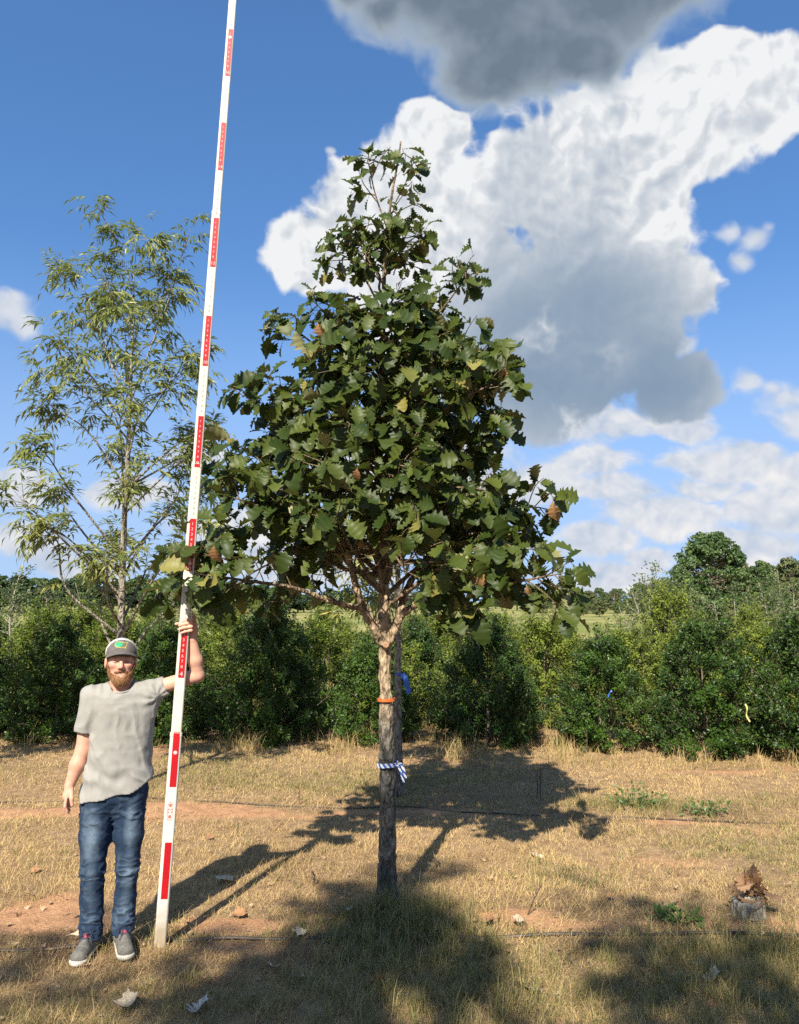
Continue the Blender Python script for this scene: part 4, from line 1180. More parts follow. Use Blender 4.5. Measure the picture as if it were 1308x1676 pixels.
def build_pole():
    root = thing('measuring_pole', 'tall red and white telescoping measuring pole held upright by the man', 'pole', POLE_A)
    q = Vector(POLE_U).to_track_quat('Z', 'Y')
    face = math.atan2(1.3, 4.6)
    root.rotation_mode = 'QUATERNION'; root.rotation_quaternion = Vector((0, 0, 1)).rotation_difference(Vector(POLE_U)) @ Matrix.Rotation(face * 0.55, 3, 'Z').to_quaternion()
    wm = pmat('pole_white', (0.62, 0.60, 0.50), (0.56, 0.54, 0.44), 5.0, 0.45, 0.05, 200)
    m, nt, b = new_mat('pole_base'); v = tcoord(); sep = nt.nodes.new('ShaderNodeSeparateXYZ'); nt.links.new(v.s, sep.inputs[0])
    dirt = step(X(sep.outputs['Z']) + (noise(v, 16.0, 5.0) - 0.5) * 0.35, 0.02, 0.30)
    nt.links.new(mixc(dirt, (0.36, 0.29, 0.20), (0.58, 0.57, 0.50)).s, b.inputs['Base Color']); b.inputs['Roughness'].default_value = 0.5
    rm = pmat('pole_red', (0.46, 0.008, 0.014), (0.38, 0.007, 0.012), 9.0, 0.35)
    wd = pmat('pole_print_white', (0.80, 0.52, 0.50), None, 9.0, 0.5); pd = pmat('pole_print_pink', (0.42, 0.30, 0.28), None, 9.0, 0.5)
    secs = [(0.0, 1.17, 0.0325, 0.0150), (1.17, 2.72, 0.0295, 0.0135), (2.72, 4.27, 0.0265, 0.0120), (4.27, 5.82, 0.0235, 0.0105), (5.82, 7.37, 0.0205, 0.0090)]
    def prof(hw, hd):
        P = []
        for cx, cy, a0 in ((1, -1, -90), (1, 1, 0), (-1, 1, 90), (-1, -1, 180)):
            rr = min(hd * 0.75, 0.010)
            for k in range(4):
                a = math.radians(a0 + 30 * k); P.append((cx * (hw - rr) + rr * math.cos(a), cy * (hd - rr) + rr * math.sin(a)))
        return np.array(P)
    for k, (z0, z1, hw, hd) in enumerate(secs):
        P = prof(hw, hd); n = len(P); zz = [z0, z0 + 0.006, z1 - 0.004, z1]; sc = [0.96, 1, 1, 0.95]
        V = np.concatenate([np.column_stack([P * s, np.full(n, z)]) for z, s in zip(zz, sc)]); Q = []
        for i in range(3):
            for j in range(n): Q.append((i * n + j, i * n + (j + 1) % n, (i + 1) * n + (j + 1) % n, (i + 1) * n + j))
        mb = MB(); mb.add(V, Q); c = mb.n; mb.add(np.array([[0, 0, z1]])); mb.T.append(np.array([[3 * n + j, 3 * n + (j + 1) % n, c] for j in range(n)]))
        s = obj('pole_section', mb.mesh('pole_section', False), m if k == 0 else wm, root)
        if k < 4:      # locking collar where the next section slides out
            P2 = prof(hw * 1.05, hd * 1.12); V = np.concatenate([np.column_stack([P2, np.full(n, z)]) for z in (z1 - 0.02, z1 + 0.001)])
            mb = MB(); mb.add(V, [(j, (j + 1) % n, n + (j + 1) % n, n + j) for j in range(n)]); mb.add(np.array([[0, 0, z1 + 0.0012]])); mb.T.append(np.array([[n + j, n + (j + 1) % n, 2 * n] for j in range(n)]))
            obj('collar', mb.mesh('collar'), wm, s)
    def half(z):
        for z0, z1, hw, hd in secs:
            if z0 <= z < z1: return hw, hd
        return secs[-1][2:]
    cache = {}
    def digit_mesh(txt, mat):
        key = (txt, mat.name)
        if key not in cache: cache[key] = make_digit(txt); cache[key].materials.clear(); cache[key].materials.append(mat)
        return cache[key]
    def make_digit(txt, size=1.0):
        cu = bpy.data.curves.new('digits', 'FONT'); cu.body = txt; cu.size = size; cu.align_x = 'CENTER'; cu.align_y = 'CENTER'
        o = bpy.data.objects.new('digits', cu); COL.objects.link(o); dg = bpy.context.evaluated_depsgraph_get(); dg.update()
        me = bpy.data.meshes.new_from_object(o.evaluated_get(dg)); bpy.data.objects.remove(o); bpy.data.curves.remove(cu)
        return me
    def text_on(txt, x, z, size, mat, parent, name='numeral'):
        hw, hd = half(z); o = obj(name, digit_mesh(txt, mat), None, parent, (x, -hd - 0.0028, z)); o.rotation_euler = (math.pi / 2, 0, 0); o.scale = (size,) * 3; return o
    for k in range(12):
        z = 0.262 + 0.6096 * k
        if z + 0.31 > 7.3: break
        # a red foot, split where it crosses a section joint
        cuts = [z] + [s[1] for s in secs if z < s[1] < z + 0.305] + [z + 0.305]
        for a, bq in zip(cuts[:-1], cuts[1:]):
            hw, hd = half((a + bq) / 2); x0, x1 = -hw * 0.42, hw * 0.70
            if a != z: a += 0.004
            V, Q = box((x0, -hd - 0.0020, a), (x1, -hd + 0.004, bq)); mb = MB(); mb.add(np.array(V), Q); o = obj('red_band', mb.mesh('red_band'), rm, root)
        if k >= 2:
            for t in range(2, 10): text_on(str(10 - t), half(z)[0] * 0.10, z + 0.0305 * t, 0.024 if k < 4 else 0.018, wd, root)
            text_on(str(2 * k), half(z)[0] * 0.14, z + 0.020, 0.036 if k < 5 else 0.027, wd, root)
            for t in range(1, 10): text_on(str(10 - t), half(z + .32)[0] * 0.10, z + 0.305 + 0.0305 * t, 0.020, pd, root)
        if k in (1, 3, 8):
            zz = z + (0.19 if k == 1 else 0.045 if k == 3 else 0.25); hw, hd = half(zz)
            V, T = disc_patch((hw * 0.14, -hd - 0.0036, zz), 0.0105); o = obj('locking_button', mesh_np('button', V, T), wd, root)
    # the maker's label: red frame, lettering and round mark
    ink = pmat('label_ink', (0.55, 0.10, 0.09), None, 9.0, 0.6); hw, hd = half(0.75); y = -hd - 0.0015; mb = MB()
    def rect(x0, z0, x1, z1):
        mb.add(*[np.array(q) for q in box((x0, y, z0), (x1, y + 0.003, z1))])
    for a in ((-.014, .690, .014, .692), (-.014, .776, .014, .778), (-.014, .690, -.0125, .778), (.0125, .690, .014, .778), (-.008, .768, .008, .774), (-.005, .761, .005, .766), (-.007, .700, .007, .716), (-0.0012, 0.737, 0.0012, 0.748), (-.010, .784, .010, .786)): rect(*a)
    for k in range(12):
        a = k * math.pi / 6
        if k in (0, 3, 6, 9): continue
        V, Q = box((-.0022, y, -.0022), (.0022, y + .003, .0022)); mb.add(np.array(V) + np.array([.0115 * math.cos(a), 0, .740 + .0125 * math.sin(a)]), Q)
    tag(obj('label_sticker', mb.mesh('label_sticker'), ink, root), 'small red printed label below the second red band')
    return root


build_pole()


# ------------------------------------------------------------------ the man
def to_man(p):
    c, s = math.cos(MAN_RZ), math.sin(MAN_RZ); d = np.asarray(p) - np.array(MAN0)
    return np.array([d[0] * c + d[1] * s, -d[0] * s + d[1] * c, d[2]])


def build_man():
    root = thing('person', 'bearded man in grey t-shirt, blue jeans and cap holding the measuring pole', 'person', MAN0, MAN_RZ)
    pole_at = lambda z: to_man(POLE_A + POLE_U * ((z + 0.01) / POLE_U[2]))
    hc = np.array([0.031, 0.0, 1.558])                     # head centre
    E = lambda dx, dy, dz: hc + np.array([dx, dy, dz])
    G = pole_at(1.768)                                     # where the left hand grips
    gx = np.array([1.0, 0, 0]); hw, hd = 0.0295, 0.0135

    def hand_grip(p):
        d = None
        wr = G + np.array([0.046, 0.030, -0.082]); pk = G + np.array([0.052, 0.020, 0.0])
        d = s_cone(p, wr, pk + np.array([0, 0.004, -0.03]), 0.0265, 0.024)
        d = smin(d, s_cone(p, pk + np.array([0.0, 0.004, -0.035]), pk + np.array([-0.004, 0.0, 0.038]), 0.021, 0.018, (1, 1.25, 1)), 0.02)
        for k, (dz, rr, ln) in enumerate([(-0.040, 0.0085, 0.052), (-0.018, 0.0098, 0.064), (0.004, 0.0102, 0.060), (0.026, 0.0098, 0.044)]):
            a = pk + np.array([-0.004, -0.022, dz + 0.006]); b = G + np.array([hw + 0.006, -hd - 0.022, dz + 0.008]); c = G + np.array([hw + 0.004 - ln * 0.62, -hd - 0.0125, dz + 0.001]); e = G + np.array([hw - ln, -hd - 0.0105, dz - 0.008])
            f = s_cone(p, a, b, rr * 1.1, rr * 1.05); f = smin(f, s_cone(p, b, c, rr * 1.05, rr * 0.95), 0.004); f = smin(f, s_cone(p, c, e, rr * 0.95, rr * 0.8), 0.004)
            d = np.minimum(d, f) if k else smin(d, f, 0.004)
        th = s_cone(p, pk + np.array([-0.012, 0.022, 0.0]), G + np.array([0.0, hd + 0.020, 0.010]), 0.014, 0.012)
        th = smin(th, s_cone(p, G + np.array([0.0, hd + 0.020, 0.010]), G + np.array([-hw - 0.016, hd + 0.008, 0.004]), 0.012, 0.0095), 0.005)
        tip = s_cone(p, G + np.array([hw + .012, -hd - .004, 0.035]), G + np.array([hw + 0.010, -hd - 0.010, 0.062]), 0.0098, 0.0085)
        return smin(smin(d, th, 0.008), tip, 0.004)

    def hand_hang(p):
        wr = np.array([-0.214, 0.0, 0.892]); pm = np.array([-0.226, -0.012, 0.838])
        d = s_cone(p, wr, pm, 0.0255, 0.030, (0.78, 1.12, 1))
        for k, (dy, ln, rr) in enumerate([(-0.041, 0.066, 0.0080), (-0.016, 0.076, 0.0084), (0.009, 0.072, 0.0081), (0.032, 0.058, 0.0074)]):
            a = pm + np.array([0.0, dy * 0.9 + 0.002, -0.008]); b = a + np.array([-0.004 + 0.004 * k, dy * 0.12 - 0.004, -ln * 0.55]); c = b + np.array([0.014, 0.002, -ln * 0.45])
            f = smin(s_cone(p, a, b, rr * 1.1, rr), s_cone(p, b, c, rr, rr * 0.82), 0.004)
            d = smin(d, f, 0.002)
        th = smin(s_cone(p, wr + np.array([0.010, -0.022, -0.02]), np.array([-0.198, -0.052, 0.832]), 0.0145, 0.0115), s_cone(p, np.array([-0.198, -0.052, 0.832]), np.array([-0.194, -0.056, 0.797]), 0.0112, 0.0092), 0.005)
        return smin(d, th, 0.008)

    def head(p):
        d = s_ell(p, E(0, 0.012, 0.022), (0.0775, 0.097, 0.098))
        d = smin(d, s_ell(p, E(0, -0.030, -0.045), (0.062, 0.066, 0.072)), 0.03)
        d = smin(d, s_ell(p, E(0, -0.066, -0.092), (0.034, 0.032, 0.026)), 0.025)
        for s in (-1, 1):
            d = smin(d, s_ell(p, E(0.040 * s, -0.066, -0.010), (0.024, 0.026, 0.020)), 0.02)          # cheekbone
            d = smin(d, s_cone(p, E(0.012 * s, -0.090, 0.030), E(0.046 * s, -0.078, 0.027), 0.010, 0.009), 0.012)   # brow
            d = smax(d, -s_ell(p, E(0.031 * s, -0.098, 0.008), (0.017, 0.014, 0.011)), 0.010)           # socket
            d = smin(d, s_ell(p, E(0.030 * s, -0.078, 0.007), (0.013, 0.012, 0.0105)), 0.003)           # eye under lids
            d = smin(d, s_cone(p, E(0.019 * s, -0.087, 0.0105), E(0.042 * s, -0.083, 0.0105), 0.0042, 0.004), 0.003)
            d = smin(d, s_ell(p, E(0.0115 * s, -0.099, -0.026), (0.009, 0.010, 0.008)), 0.006)          # nostril wing
            ear = s_ell(p, E(0.083 * s, 0.014, -0.004), (0.0085, 0.020, 0.032)); ear = smax(ear, -s_ell(p, E(0.091 * s, 0.008, -0.002), (0.007, 0.011, 0.018)), 0.005)
            d = smin(d, ear, 0.008)
        d = smin(d, s_cone(p, E(0, -0.090, 0.018), E(0, -0.112, -0.020), 0.0085, 0.0125), 0.010)        # nose
        d = smin(d, s_cone(p, E(-0.020, -0.086, -0.058), E(0.020, -0.086, -0.058), 0.0075, 0.0075), 0.008)   # lips
        d = smax(d, -s_cone(p, E(-0.021, -0.100, -0.0535), E(0.021, -0.100, -0.0525), 0.0028, 0.0028), 0.004)
        return d

    def body(p):
        out = np.full(len(p), 1e9)
        d = s_cone(p, (0.040, 0.022, 1.36), (0.033, 0.008, 1.50), 0.066, 0.060)
        d = smin(d, s_cone(p, (-0.09, 0.02, 1.355), (0.175, 0.02, 1.365), 0.042, 0.042), 0.04)
        d = smin(d, s_ell(p, (0.045, 0.02, 1.16), (0.145, 0.095, 0.27)), 0.05)
        up_, fo = (-0.122, 0.018, 1.335), (-0.152, 0.022, 1.075)
        d = smin(d, s_cone(p, up_, fo, 0.052, 0.041), 0.04)
        d = smin(d, s_cone(p, fo, (-0.178, 0.012, 1.0), 0.041, 0.0425), 0.015); d = smin(d, s_cone(p, (-0.178, 0.012, 1.0), (-0.214, 0.0, 0.892), 0.0425, 0.0265), 0.015)
        el = (0.458, -0.022, 1.472); wr2 = G + np.array([0.046, 0.030, -0.084]); fm = np.array(el) * 0.58 + wr2 * 0.42
        d = smin(d, s_cone(p, (0.205, 0.020, 1.395), el, 0.044, 0.040), 0.03)
        d = smin(d, s_cone(p, el, fm, 0.0375, 0.0415), 0.012); d = smin(d, s_cone(p, fm, wr2, 0.0415, 0.0275), 0.015)
        m = (p[:, 2] > 1.38) & (p[:, 0] < 0.2); out[m] = head(p[m])
        d = smin(d, out, 0.022)
        o2 = np.full(len(p), 1e9); m = (p[:, 0] < -0.13) & (p[:, 2] < 0.96); o2[m] = hand_hang(p[m]); d = smin(d, o2, 0.012)
        o3 = np.full(len(p), 1e9); m = (p[:, 0] > 0.25) & (p[:, 2] > 1.62); o3[m] = hand_grip(p[m]); d = smin(d, o3, 0.010)
        return d
    V, Q = sdf_mesh(body, (-0.30, -0.22, 0.72), (0.53, 0.17, 1.90), 0.0046)
    # skin tones: ruddy nose and cheeks, darker lids and lips
    q = V - hc; hm = ((V[:, 2] > 1.40) & (V[:, 0] < 0.2)).astype(float)
    def spot(c, r): return (np.exp(-np.sum(((q - np.array(c)) / np.array(r)) ** 2, 1)) * hm)[:, None]
    C = np.tile(np.array([0.60, 0.335, 0.235]), (len(V), 1))
    ruddy = np.array([0.60, 0.235, 0.165])
    for c, r in (((0, -0.112, -0.02), (0.02, 0.03, 0.02)), ((0.042, -0.08, -0.015), (0.024, 0.03, 0.02)), ((-0.042, -0.08, -0.015), (0.024, 0.03, 0.02)), ((0, -0.03, -0.15), (0.07, 0.08, 0.05))):
        w = 0.8 * spot(c, r); C = C * (1 - w) + ruddy * w
    for sgn in (-1, 1):
        w = np.clip(1.2 * spot((0.031 * sgn, -0.092, 0.005), (0.012, 0.02, 0.0042)), 0, 1); C = C * (1 - w) + np.array([0.10, 0.06, 0.05]) * w
        w = np.clip(0.8 * spot((0.030 * sgn, -0.095, 0.030), (0.018, 0.03, 0.005)), 0, 1); C = C * (1 - w) + np.array([0.30, 0.15, 0.07]) * w
    w = np.clip(spot((0, -0.10, -0.0535), (0.022, 0.02, 0.0035)) * 1.1, 0, 1); C = C * (1 - w) + np.array([0.22, 0.08, 0.06]) * w
    for (c, r) in (((-0.17, 0, 0.98), 0.12), ((-0.225, 0, 0.82), 0.08)):
        w = np.exp(-np.sum(((V - np.array(c)) / r) ** 2, 1))[:, None] * 0.5; C = C * (1 - w) + np.array([0.60, 0.27, 0.175]) * w
    C *= 1 + 0.08 * fbm(V * 60, 2, 3)[:, None]
    m, nt, b = new_mat('skin'); nt.links.new(attr('col', 'Color').s, b.inputs['Base Color']); b.inputs['Roughness'].default_value = 0.55
    b.inputs['Subsurface Weight'].default_value = 0.08; b.inputs['Subsurface Radius'].default_value = (0.01, 0.004, 0.002); b.inputs['Specular IOR Level'].default_value = 0.35
    bump(nt, b, noise(tcoord(), 220.0, 2.0), 0.12, 0.002)
    obj('body', mesh_np('body', V, Q, True, {'col': C}), m, root)

    # beard and the hair below the cap
    def beard(p):
        q = p - hc; d = head(p) - 0.0065 - 0.004 * fbm(p * np.array([120, 120, 60.0]), 2, 8)
        d = smin(d, s_ell(p, E(0, -0.068, -0.100), (0.040, 0.034, 0.036)), 0.02)
        ax = np.abs(q[:, 0])
        topz = np.interp(ax, [0, 0.010, 0.024, 0.038, 0.055, 0.066, 0.08], [-0.080, -0.070, -0.066, -0.060, -0.050, -0.022, 0.020])
        lim = np.maximum(q[:, 2] - topz, q[:, 1] + 0.012 + 0.25 * np.clip(q[:, 2] + 0.06, 0, 1))
        lim = np.maximum(lim, -0.134 - q[:, 2])
        must = np.maximum(np.abs(q[:, 2] + 0.0445 + 0.16 * ax) - 0.0062, ax - 0.036)
        must = np.maximum(must, q[:, 1] + 0.05)
        reg = np.minimum(lim, must)
        return smax(d, reg, 0.006)
    BV, BQ = sdf_mesh(beard, E(-0.10, -0.14, -0.16), E(0.10, 0.03, 0.04), 0.0036)
    hm_, nt, b = new_mat('beard_hair'); v = tcoord(); st = vm('MULTIPLY', v, (1.0, 1.0, 0.30)); n1 = noise(st, 170.0, 3.0, 0.7)
    cc = mixc(step(n1, 0.30, 0.70), (0.15, 0.065, 0.025), (0.40, 0.195, 0.075))
    nt.links.new(cc.s, b.inputs['Base Color']); b.inputs['Roughness'].default_value = 0.6; bump(nt, b, n1, 1.0, 0.006)
    r = np.random.default_rng(5); fz = r.integers(0, len(BV), 2200); P = BV[fz]; out = unit(P - E(0, 0, -0.02)); dr = unit(out * 0.55 + np.array([0, -0.15, -0.9]) + r.normal(0, 0.25, (2200, 3)))
    sd = unit(np.cross(dr, r.normal(0, 1, (2200, 3)))) * 0.0008; L = r.uniform(0.004, 0.009, (2200, 1))
    HV = np.stack([P - sd, P + sd, P + dr * L], 1).reshape(-1, 3); mb = MB(); mb.add(BV, BQ); mb.add(HV, None, np.arange(6600).reshape(-1, 3))
    obj('beard', mb.mesh('beard', True), hm_, root)
    def hair(p):
        q = p - hc; d = s_ell(p, E(0, 0.016, 0.020), (0.0815, 0.100, 0.098)) - 0.002 * fbm(p * 90, 2, 4)
        front = np.interp(q[:, 2], [-0.05, 0.0, 0.03], [0.03, -0.03, -0.052])
        return smax(smax(d, q[:, 2] - 0.055, 0.004), np.maximum(front - q[:, 1], -0.055 - q[:, 2]), 0.006)
    HV, HQ = sdf_mesh(hair, E(-0.10, -0.08, -0.08), E(0.10, 0.14, 0.07), 0.0048)
    obj('hair', mesh_np('hair', HV, HQ, True), pmat('hair', (0.16, 0.085, 0.04), (0.09, 0.05, 0.025), 120, 0.6, 0.5, 200), root)

    # ---- t-shirt
    zt = np.array([0.78, 0.83, 0.90, 1.00, 1.08, 1.18, 1.28, 1.34, 1.385, 1.41, 1.432, 1.450])
    xl = np.array([-0.160, -0.157, -0.145, -0.128, -0.118, -0.114, -0.122, -0.135, -0.140, -0.118, -0.070, -0.030])
    xr = np.array([0.228, 0.226, 0.222, 0.218, 0.214, 0.216, 0.222, 0.226, 0.228, 0.208, 0.150, 0.105])
    dp = np.array([0.125, 0.124, 0.118, 0.112, 0.112, 0.120, 0.126, 0.120, 0.102, 0.085, 0.065, 0.050])
    def shirt(p):
        z = p[:, 2]; a = np.interp(z, zt, xl); c = np.interp(z, zt, xr); hd_ = np.interp(z, zt, dp); cx = (a + c) / 2; hw_ = (c - a) / 2
        k = (np.abs((p[:, 0] - cx) / hw_) ** 2.5 + np.abs((p[:, 1] - 0.018) / hd_) ** 2.5) ** (1 / 2.5)
        d = (k - 1) * np.minimum(hw_, hd_) * 0.9
        d = np.maximum(d, z - 1.447)
        s1a, s1b = np.array([-0.118, 0.018, 1.365]), np.array([-0.148, 0.020, 1.155]); s1 = s_cone(p, s1a, s1b, 0.066, 0.052, (1, 1.12, 1))
        ax1 = unit(s1b - s1a); s1 = np.maximum(s1, (p - np.array([-0.1435, 0.02, 1.182])) @ ax1)
        s2a, s2b = np.array([0.190, 0.018, 1.375]), np.array([0.315, 0.012, 1.425]); s2 = s_cone(p, s2a, s2b, 0.076, 0.047, (1, 1.1, 1))
        s2 = np.minimum(s2, s_cone(p, (0.18, 0.018, 1.33), (0.27, 0.026, 1.385), 0.05, 0.036, (1, 1.1, 1)))
        ax2 = unit(s2b - s2a); s2 = np.maximum(s2, (p - np.array([0.280, 0.025, 1.412])) @ ax2)
        d = smin(d, s1, 0.022); d = smin(d, s2, 0.045)
        # gathered folds: from the raised arm across the chest, slack round the waist
        arm = np.array([0.235, 0.0, 1.36]); v = p - arm; rr = np.hypot(v[:, 0], v[:, 2]); th = np.arctan2(v[:, 2], -v[:, 0])
        f1 = np.sin(th * 9 + 6 * fbm(p * 9, 2, 2)) * np.exp(-rr / 0.11) * 0.0045 * np.clip(rr / 0.04, 0, 1)
        q2 = p + 0.05 * fbm(p * 5, 2, 6)[:, None]
        f2 = 0.0055 * (1 - np.abs(fbm((q2 + 0.3 * p[:, [2, 1, 0]]) * np.array([9, 7, 5.0]), 2, 81)) * 4.2).clip(0, 1) + 0.0060 * fbm(q2 * np.array([15, 10, 5.5]), 3, 12) + 0.0045 * (1 - np.abs(fbm(q2 * np.array([10, 6, 9.0]), 2, 22)) * 3)
        f3 = 0.010 * np.sin((p[:, 0] * 0.5 + z * 1.0) * 46 + 5 * fbm(p * 6, 2, 31)) * np.exp(-((z - 0.93) / 0.07) ** 2) * 0.5
        d = d - (f1 + f2 + f3)
        hem = 0.836 + (p[:, 0] - 0.03) * 0.155 + 0.05 * np.clip((p[:, 0] - 0.08) / 0.14, 0, 1) ** 2 - 0.010 * np.clip((-p[:, 0]) / 0.15, 0, 1) + 0.004 * np.sin(p[:, 0] * 40)
        d = np.maximum(d, hem - z)
        nk = s_cone(p, (0.036, -0.002, 1.428), (0.033, -0.006, 1.56), 0.066, 0.085); nk2 = s_ell(p, (0.036, -0.085, 1.422), (0.056, 0.062, 0.032))
        d = smax(d, -smin(nk, nk2, 0.02), 0.006)
        inner = s_cone(p, s1a, s1b + ax1 * 0.1, 0.052, 0.043); d = np.where((p[:, 2] < 1.21) & (p[:, 0] < -0.09) & (np.abs(p[:, 2] - 1.18) < 0.03), np.maximum(d, -inner), d)
        return d
    V, Q = sdf_mesh(shirt, (-0.24, -0.16, 0.78), (0.34, 0.18, 1.48), 0.006)
    m, nt, b = new_mat('grey_jersey'); v = tcoord(); n1 = noise(vm('MULTIPLY', v, (1, 1, 3.0)), 130.0, 3.0)
    nt.links.new(mixc(step(n1, 0.35, 0.65), (0.290, 0.278, 0.252), (0.306, 0.293, 0.265)).s, b.inputs['Base Color']); b.inputs['Roughness'].default_value = 0.95; b.inputs['Specular IOR Level'].default_value = 0.1
    b.inputs['Sheen Weight'].default_value = 0.15
    bump(nt, b, n1 * 0.2 + noise(v, 16.0, 2.0), 0.12, 0.006)
    sh = obj('t_shirt', mesh_np('t_shirt', V, Q, True), m, root)
    tl = np.linspace(0, 2 * np.pi, 40); ring = np.stack([0.036 + 0.073 * np.cos(tl), -0.004 - 0.075 * np.sin(tl) * np.where(np.sin(tl) > 0, 1.05, 0.75), 1.420 - 0.026 * np.clip(np.sin(tl), -1, 1) + 0.006 * np.cos(tl)], -1)
    mb = MB(); mb.add(*tube(ring, 0.0060, 6, False)); obj('collar', mb.mesh('collar', True), m, sh)

    # ---- jeans
    def jeans(p):
        z = p[:, 2]; d = s_ell(p, (0.022, 0.022, 0.855), (0.180, 0.118, 0.135))
        L = [((-0.062, 0.018, 0.80), (-0.074, 0.008, 0.60), 0.094, 0.080), ((-0.074, 0.008, 0.60), (-0.075, 0.004, 0.435), 0.080, 0.063), ((-0.075, 0.004, 0.435), (-0.076, 0.022, 0.27), 0.063, 0.058), ((-0.076, 0.022, 0.27), (-0.073, 0.018, 0.07), 0.058, 0.062)]
        R = [((0.104, 0.018, 0.80), (0.109, 0.004, 0.60), 0.092, 0.076), ((0.109, 0.004, 0.60), (0.107, -0.004, 0.435), 0.076, 0.060), ((0.107, -0.004, 0.435), (0.101, 0.020, 0.27), 0.060, 0.056), ((0.101, 0.020, 0.27), (0.094, 0.016, 0.07), 0.056, 0.064)]
        legs = []
        for S_ in (L, R):
            g = None
            for a, b_, ra, rb in S_:
                c = s_cone(p, a, b_, ra, rb, (1, 1.08, 1)); g = c if g is None else smin(g, c, 0.02)
            legs.append(g)
        d = smin(smin(d, legs[0], 0.04), legs[1], 0.04)
        d = smin(d, np.maximum(legs[0], legs[1]) + 0.004, 0.01)
        q2 = p + 0.03 * fbm(p * 8, 2, 3)[:, None]
        amp = 0.35 + 1.2 * np.exp(-((z - 0.42) / 0.07) ** 2) + 1.3 * np.exp(-((z - 0.17) / 0.07) ** 2) + 0.9 * np.exp(-((z - 0.72) / 0.06) ** 2)
        slope = (np.abs(p[:, 0] - 0.018)) * 0.6 * np.where(z > 0.6, 1, 0.25)
        w = np.sin((z - slope) * 115 + 6 * fbm(p * 9, 2, 19)); f = amp * (0.0050 * (1 - np.abs(fbm(q2 * np.array([13, 13, 34.0]), 2, 71)) * 4.5).clip(0, 1) + 0.0035 * fbm(q2 * np.array([12, 12, 30.0]), 3, 13) + 0.0020 * w * np.clip(fbm(p * 11, 2, 27) + 0.5, 0, 1)) + 0.003 * fbm(p * 14, 2, 41)
        d = d - f
        d = np.maximum(d, 0.080 + 0.014 * np.sin(p[:, 1] * 22 + p[:, 0] * 8) - z); d = np.maximum(d, z - 0.90)
        return d
    V, Q = sdf_mesh(jeans, (-0.20, -0.15, 0.04), (0.24, 0.19, 0.92), 0.0065)
    z = V[:, 2]
    def f_last(p_):      # worn pale ridges of the creases
        w_ = 1 - np.abs(fbm((p_ + 0.03 * fbm(p_ * 8, 2, 3)[:, None]) * np.array([13, 13, 34.0]), 2, 71)) * 4.5
        return np.clip(w_, 0, 1) * (0.25 + 0.75 * np.exp(-((p_[:, 2] - 0.42) / 0.09) ** 2) + 0.6 * np.exp(-((p_[:, 2] - 0.17) / 0.08) ** 2) + 0.5 * np.exp(-((p_[:, 2] - 0.74) / 0.06) ** 2)) * 0.5
    fade = np.zeros(len(V))
    for (cx, cz, rx, rz_, a) in [(-0.085, 0.64, 0.035, 0.13, 0.8), (0.115, 0.64, 0.034, 0.12, 0.9), (-0.085, 0.43, 0.03, 0.05, 0.55), (0.112, 0.41, 0.034, 0.06, 1.0), (-0.07, 0.25, 0.03, 0.10, 0.3), (0.105, 0.24, 0.03, 0.08, 0.4), (-0.1, 0.56, 0.03, 0.05, 0.5)]:
        fade += a * np.exp(-(((V[:, 0] - cx) / rx) ** 2 + ((z - cz) / rz_) ** 2)) * (V[:, 1] < 0.03)
    fade += 0.45 * fbm(V * np.array([18, 18, 9.0]), 3, 63) - 0.05
    fade += 0.9 * np.clip(f_last(V), -0.4, 1)
    m, nt, b = new_mat('denim'); v = tcoord(); n1 = noise(vm('MULTIPLY', v, (2.0, 2.0, 0.6)), 150.0, 2.0)
    cd = mixc(mth('MINIMUM', mth('MAXIMUM', attr('fade'), 0.0), 1.0), (0.018, 0.036, 0.070), (0.150, 0.205, 0.265))
    cd = mixc(step(n1, 0.3, 0.7) * 0.35, cd, (0.012, 0.020, 0.042)); nt.links.new(cd.s, b.inputs['Base Color']); b.inputs['Roughness'].default_value = 0.85; b.inputs['Specular IOR Level'].default_value = 0.2
    bump(nt, b, n1, 0.3, 0.003)
    jn = obj('jeans', mesh_np('jeans', V, Q, True, {'fade': fade}), m, root)
    # fly seam and pocket edge, laid on the cloth
    def on_jeans(x, z):
        ys = np.linspace(-0.16, 0.02, 240); dd = jeans(np.stack([np.full(240, x), ys, np.full(240, z)], -1)); k = int(np.argmax(dd < 0))
        return (x, ys[k] - 0.0008, z)
    sm = pmat('jean_seam', (0.030, 0.045, 0.075), None, 40, 0.85)
    for nm, path in (('fly_seam', [(0.040, 0.85), (0.040, 0.80), (0.036, 0.765), (0.024, 0.742)]), ('pocket_edge', [(0.185, 0.838), (0.165, 0.832), (0.140, 0.842), (0.122, 0.866)])):
        mb = MB(); mb.add(*tube([on_jeans(*q_[:2]) for q_ in spline([(a_, b_, 0.0) for a_, b_ in path], 14)[:, :2]], 0.0016, 4)); obj(nm, mb.mesh(nm, True), sm, jn)

    # ---- shoes
    for si, (cx, cy, rot, lab) in enumerate([(-0.082, 0.0, -0.30, 'grey trainer with a dead leaf lying across its toes'), (0.095, 0.0, 0.10, 'grey trainer beside the pole')]):
        sh_ = obj('shoe', None, None, root, (cx, cy, 0)) if False else None
        def upper(p):
            d = s_cone(p, (0, 0.055, 0.045), (0, -0.145, 0.036), 0.040, 0.043, (1, 1, 0.92)); d = smin(d, s_cone(p, (0, 0.045, 0.055), (0, 0.030, 0.115), 0.042, 0.040, (1, 1.15, 1)), 0.03)
            d = smin(d, s_cone(p, (0, -0.02, 0.085), (0, -0.09, 0.058), 0.030, 0.026), 0.02); d = np.maximum(d, 0.016 - p[:, 2])
            return smax(d, -s_cone(p, (0, 0.035, 0.12), (0, 0.03, 0.2), 0.032, 0.04), 0.006) - 0.0012 * fbm(p * 70, 2, 7)
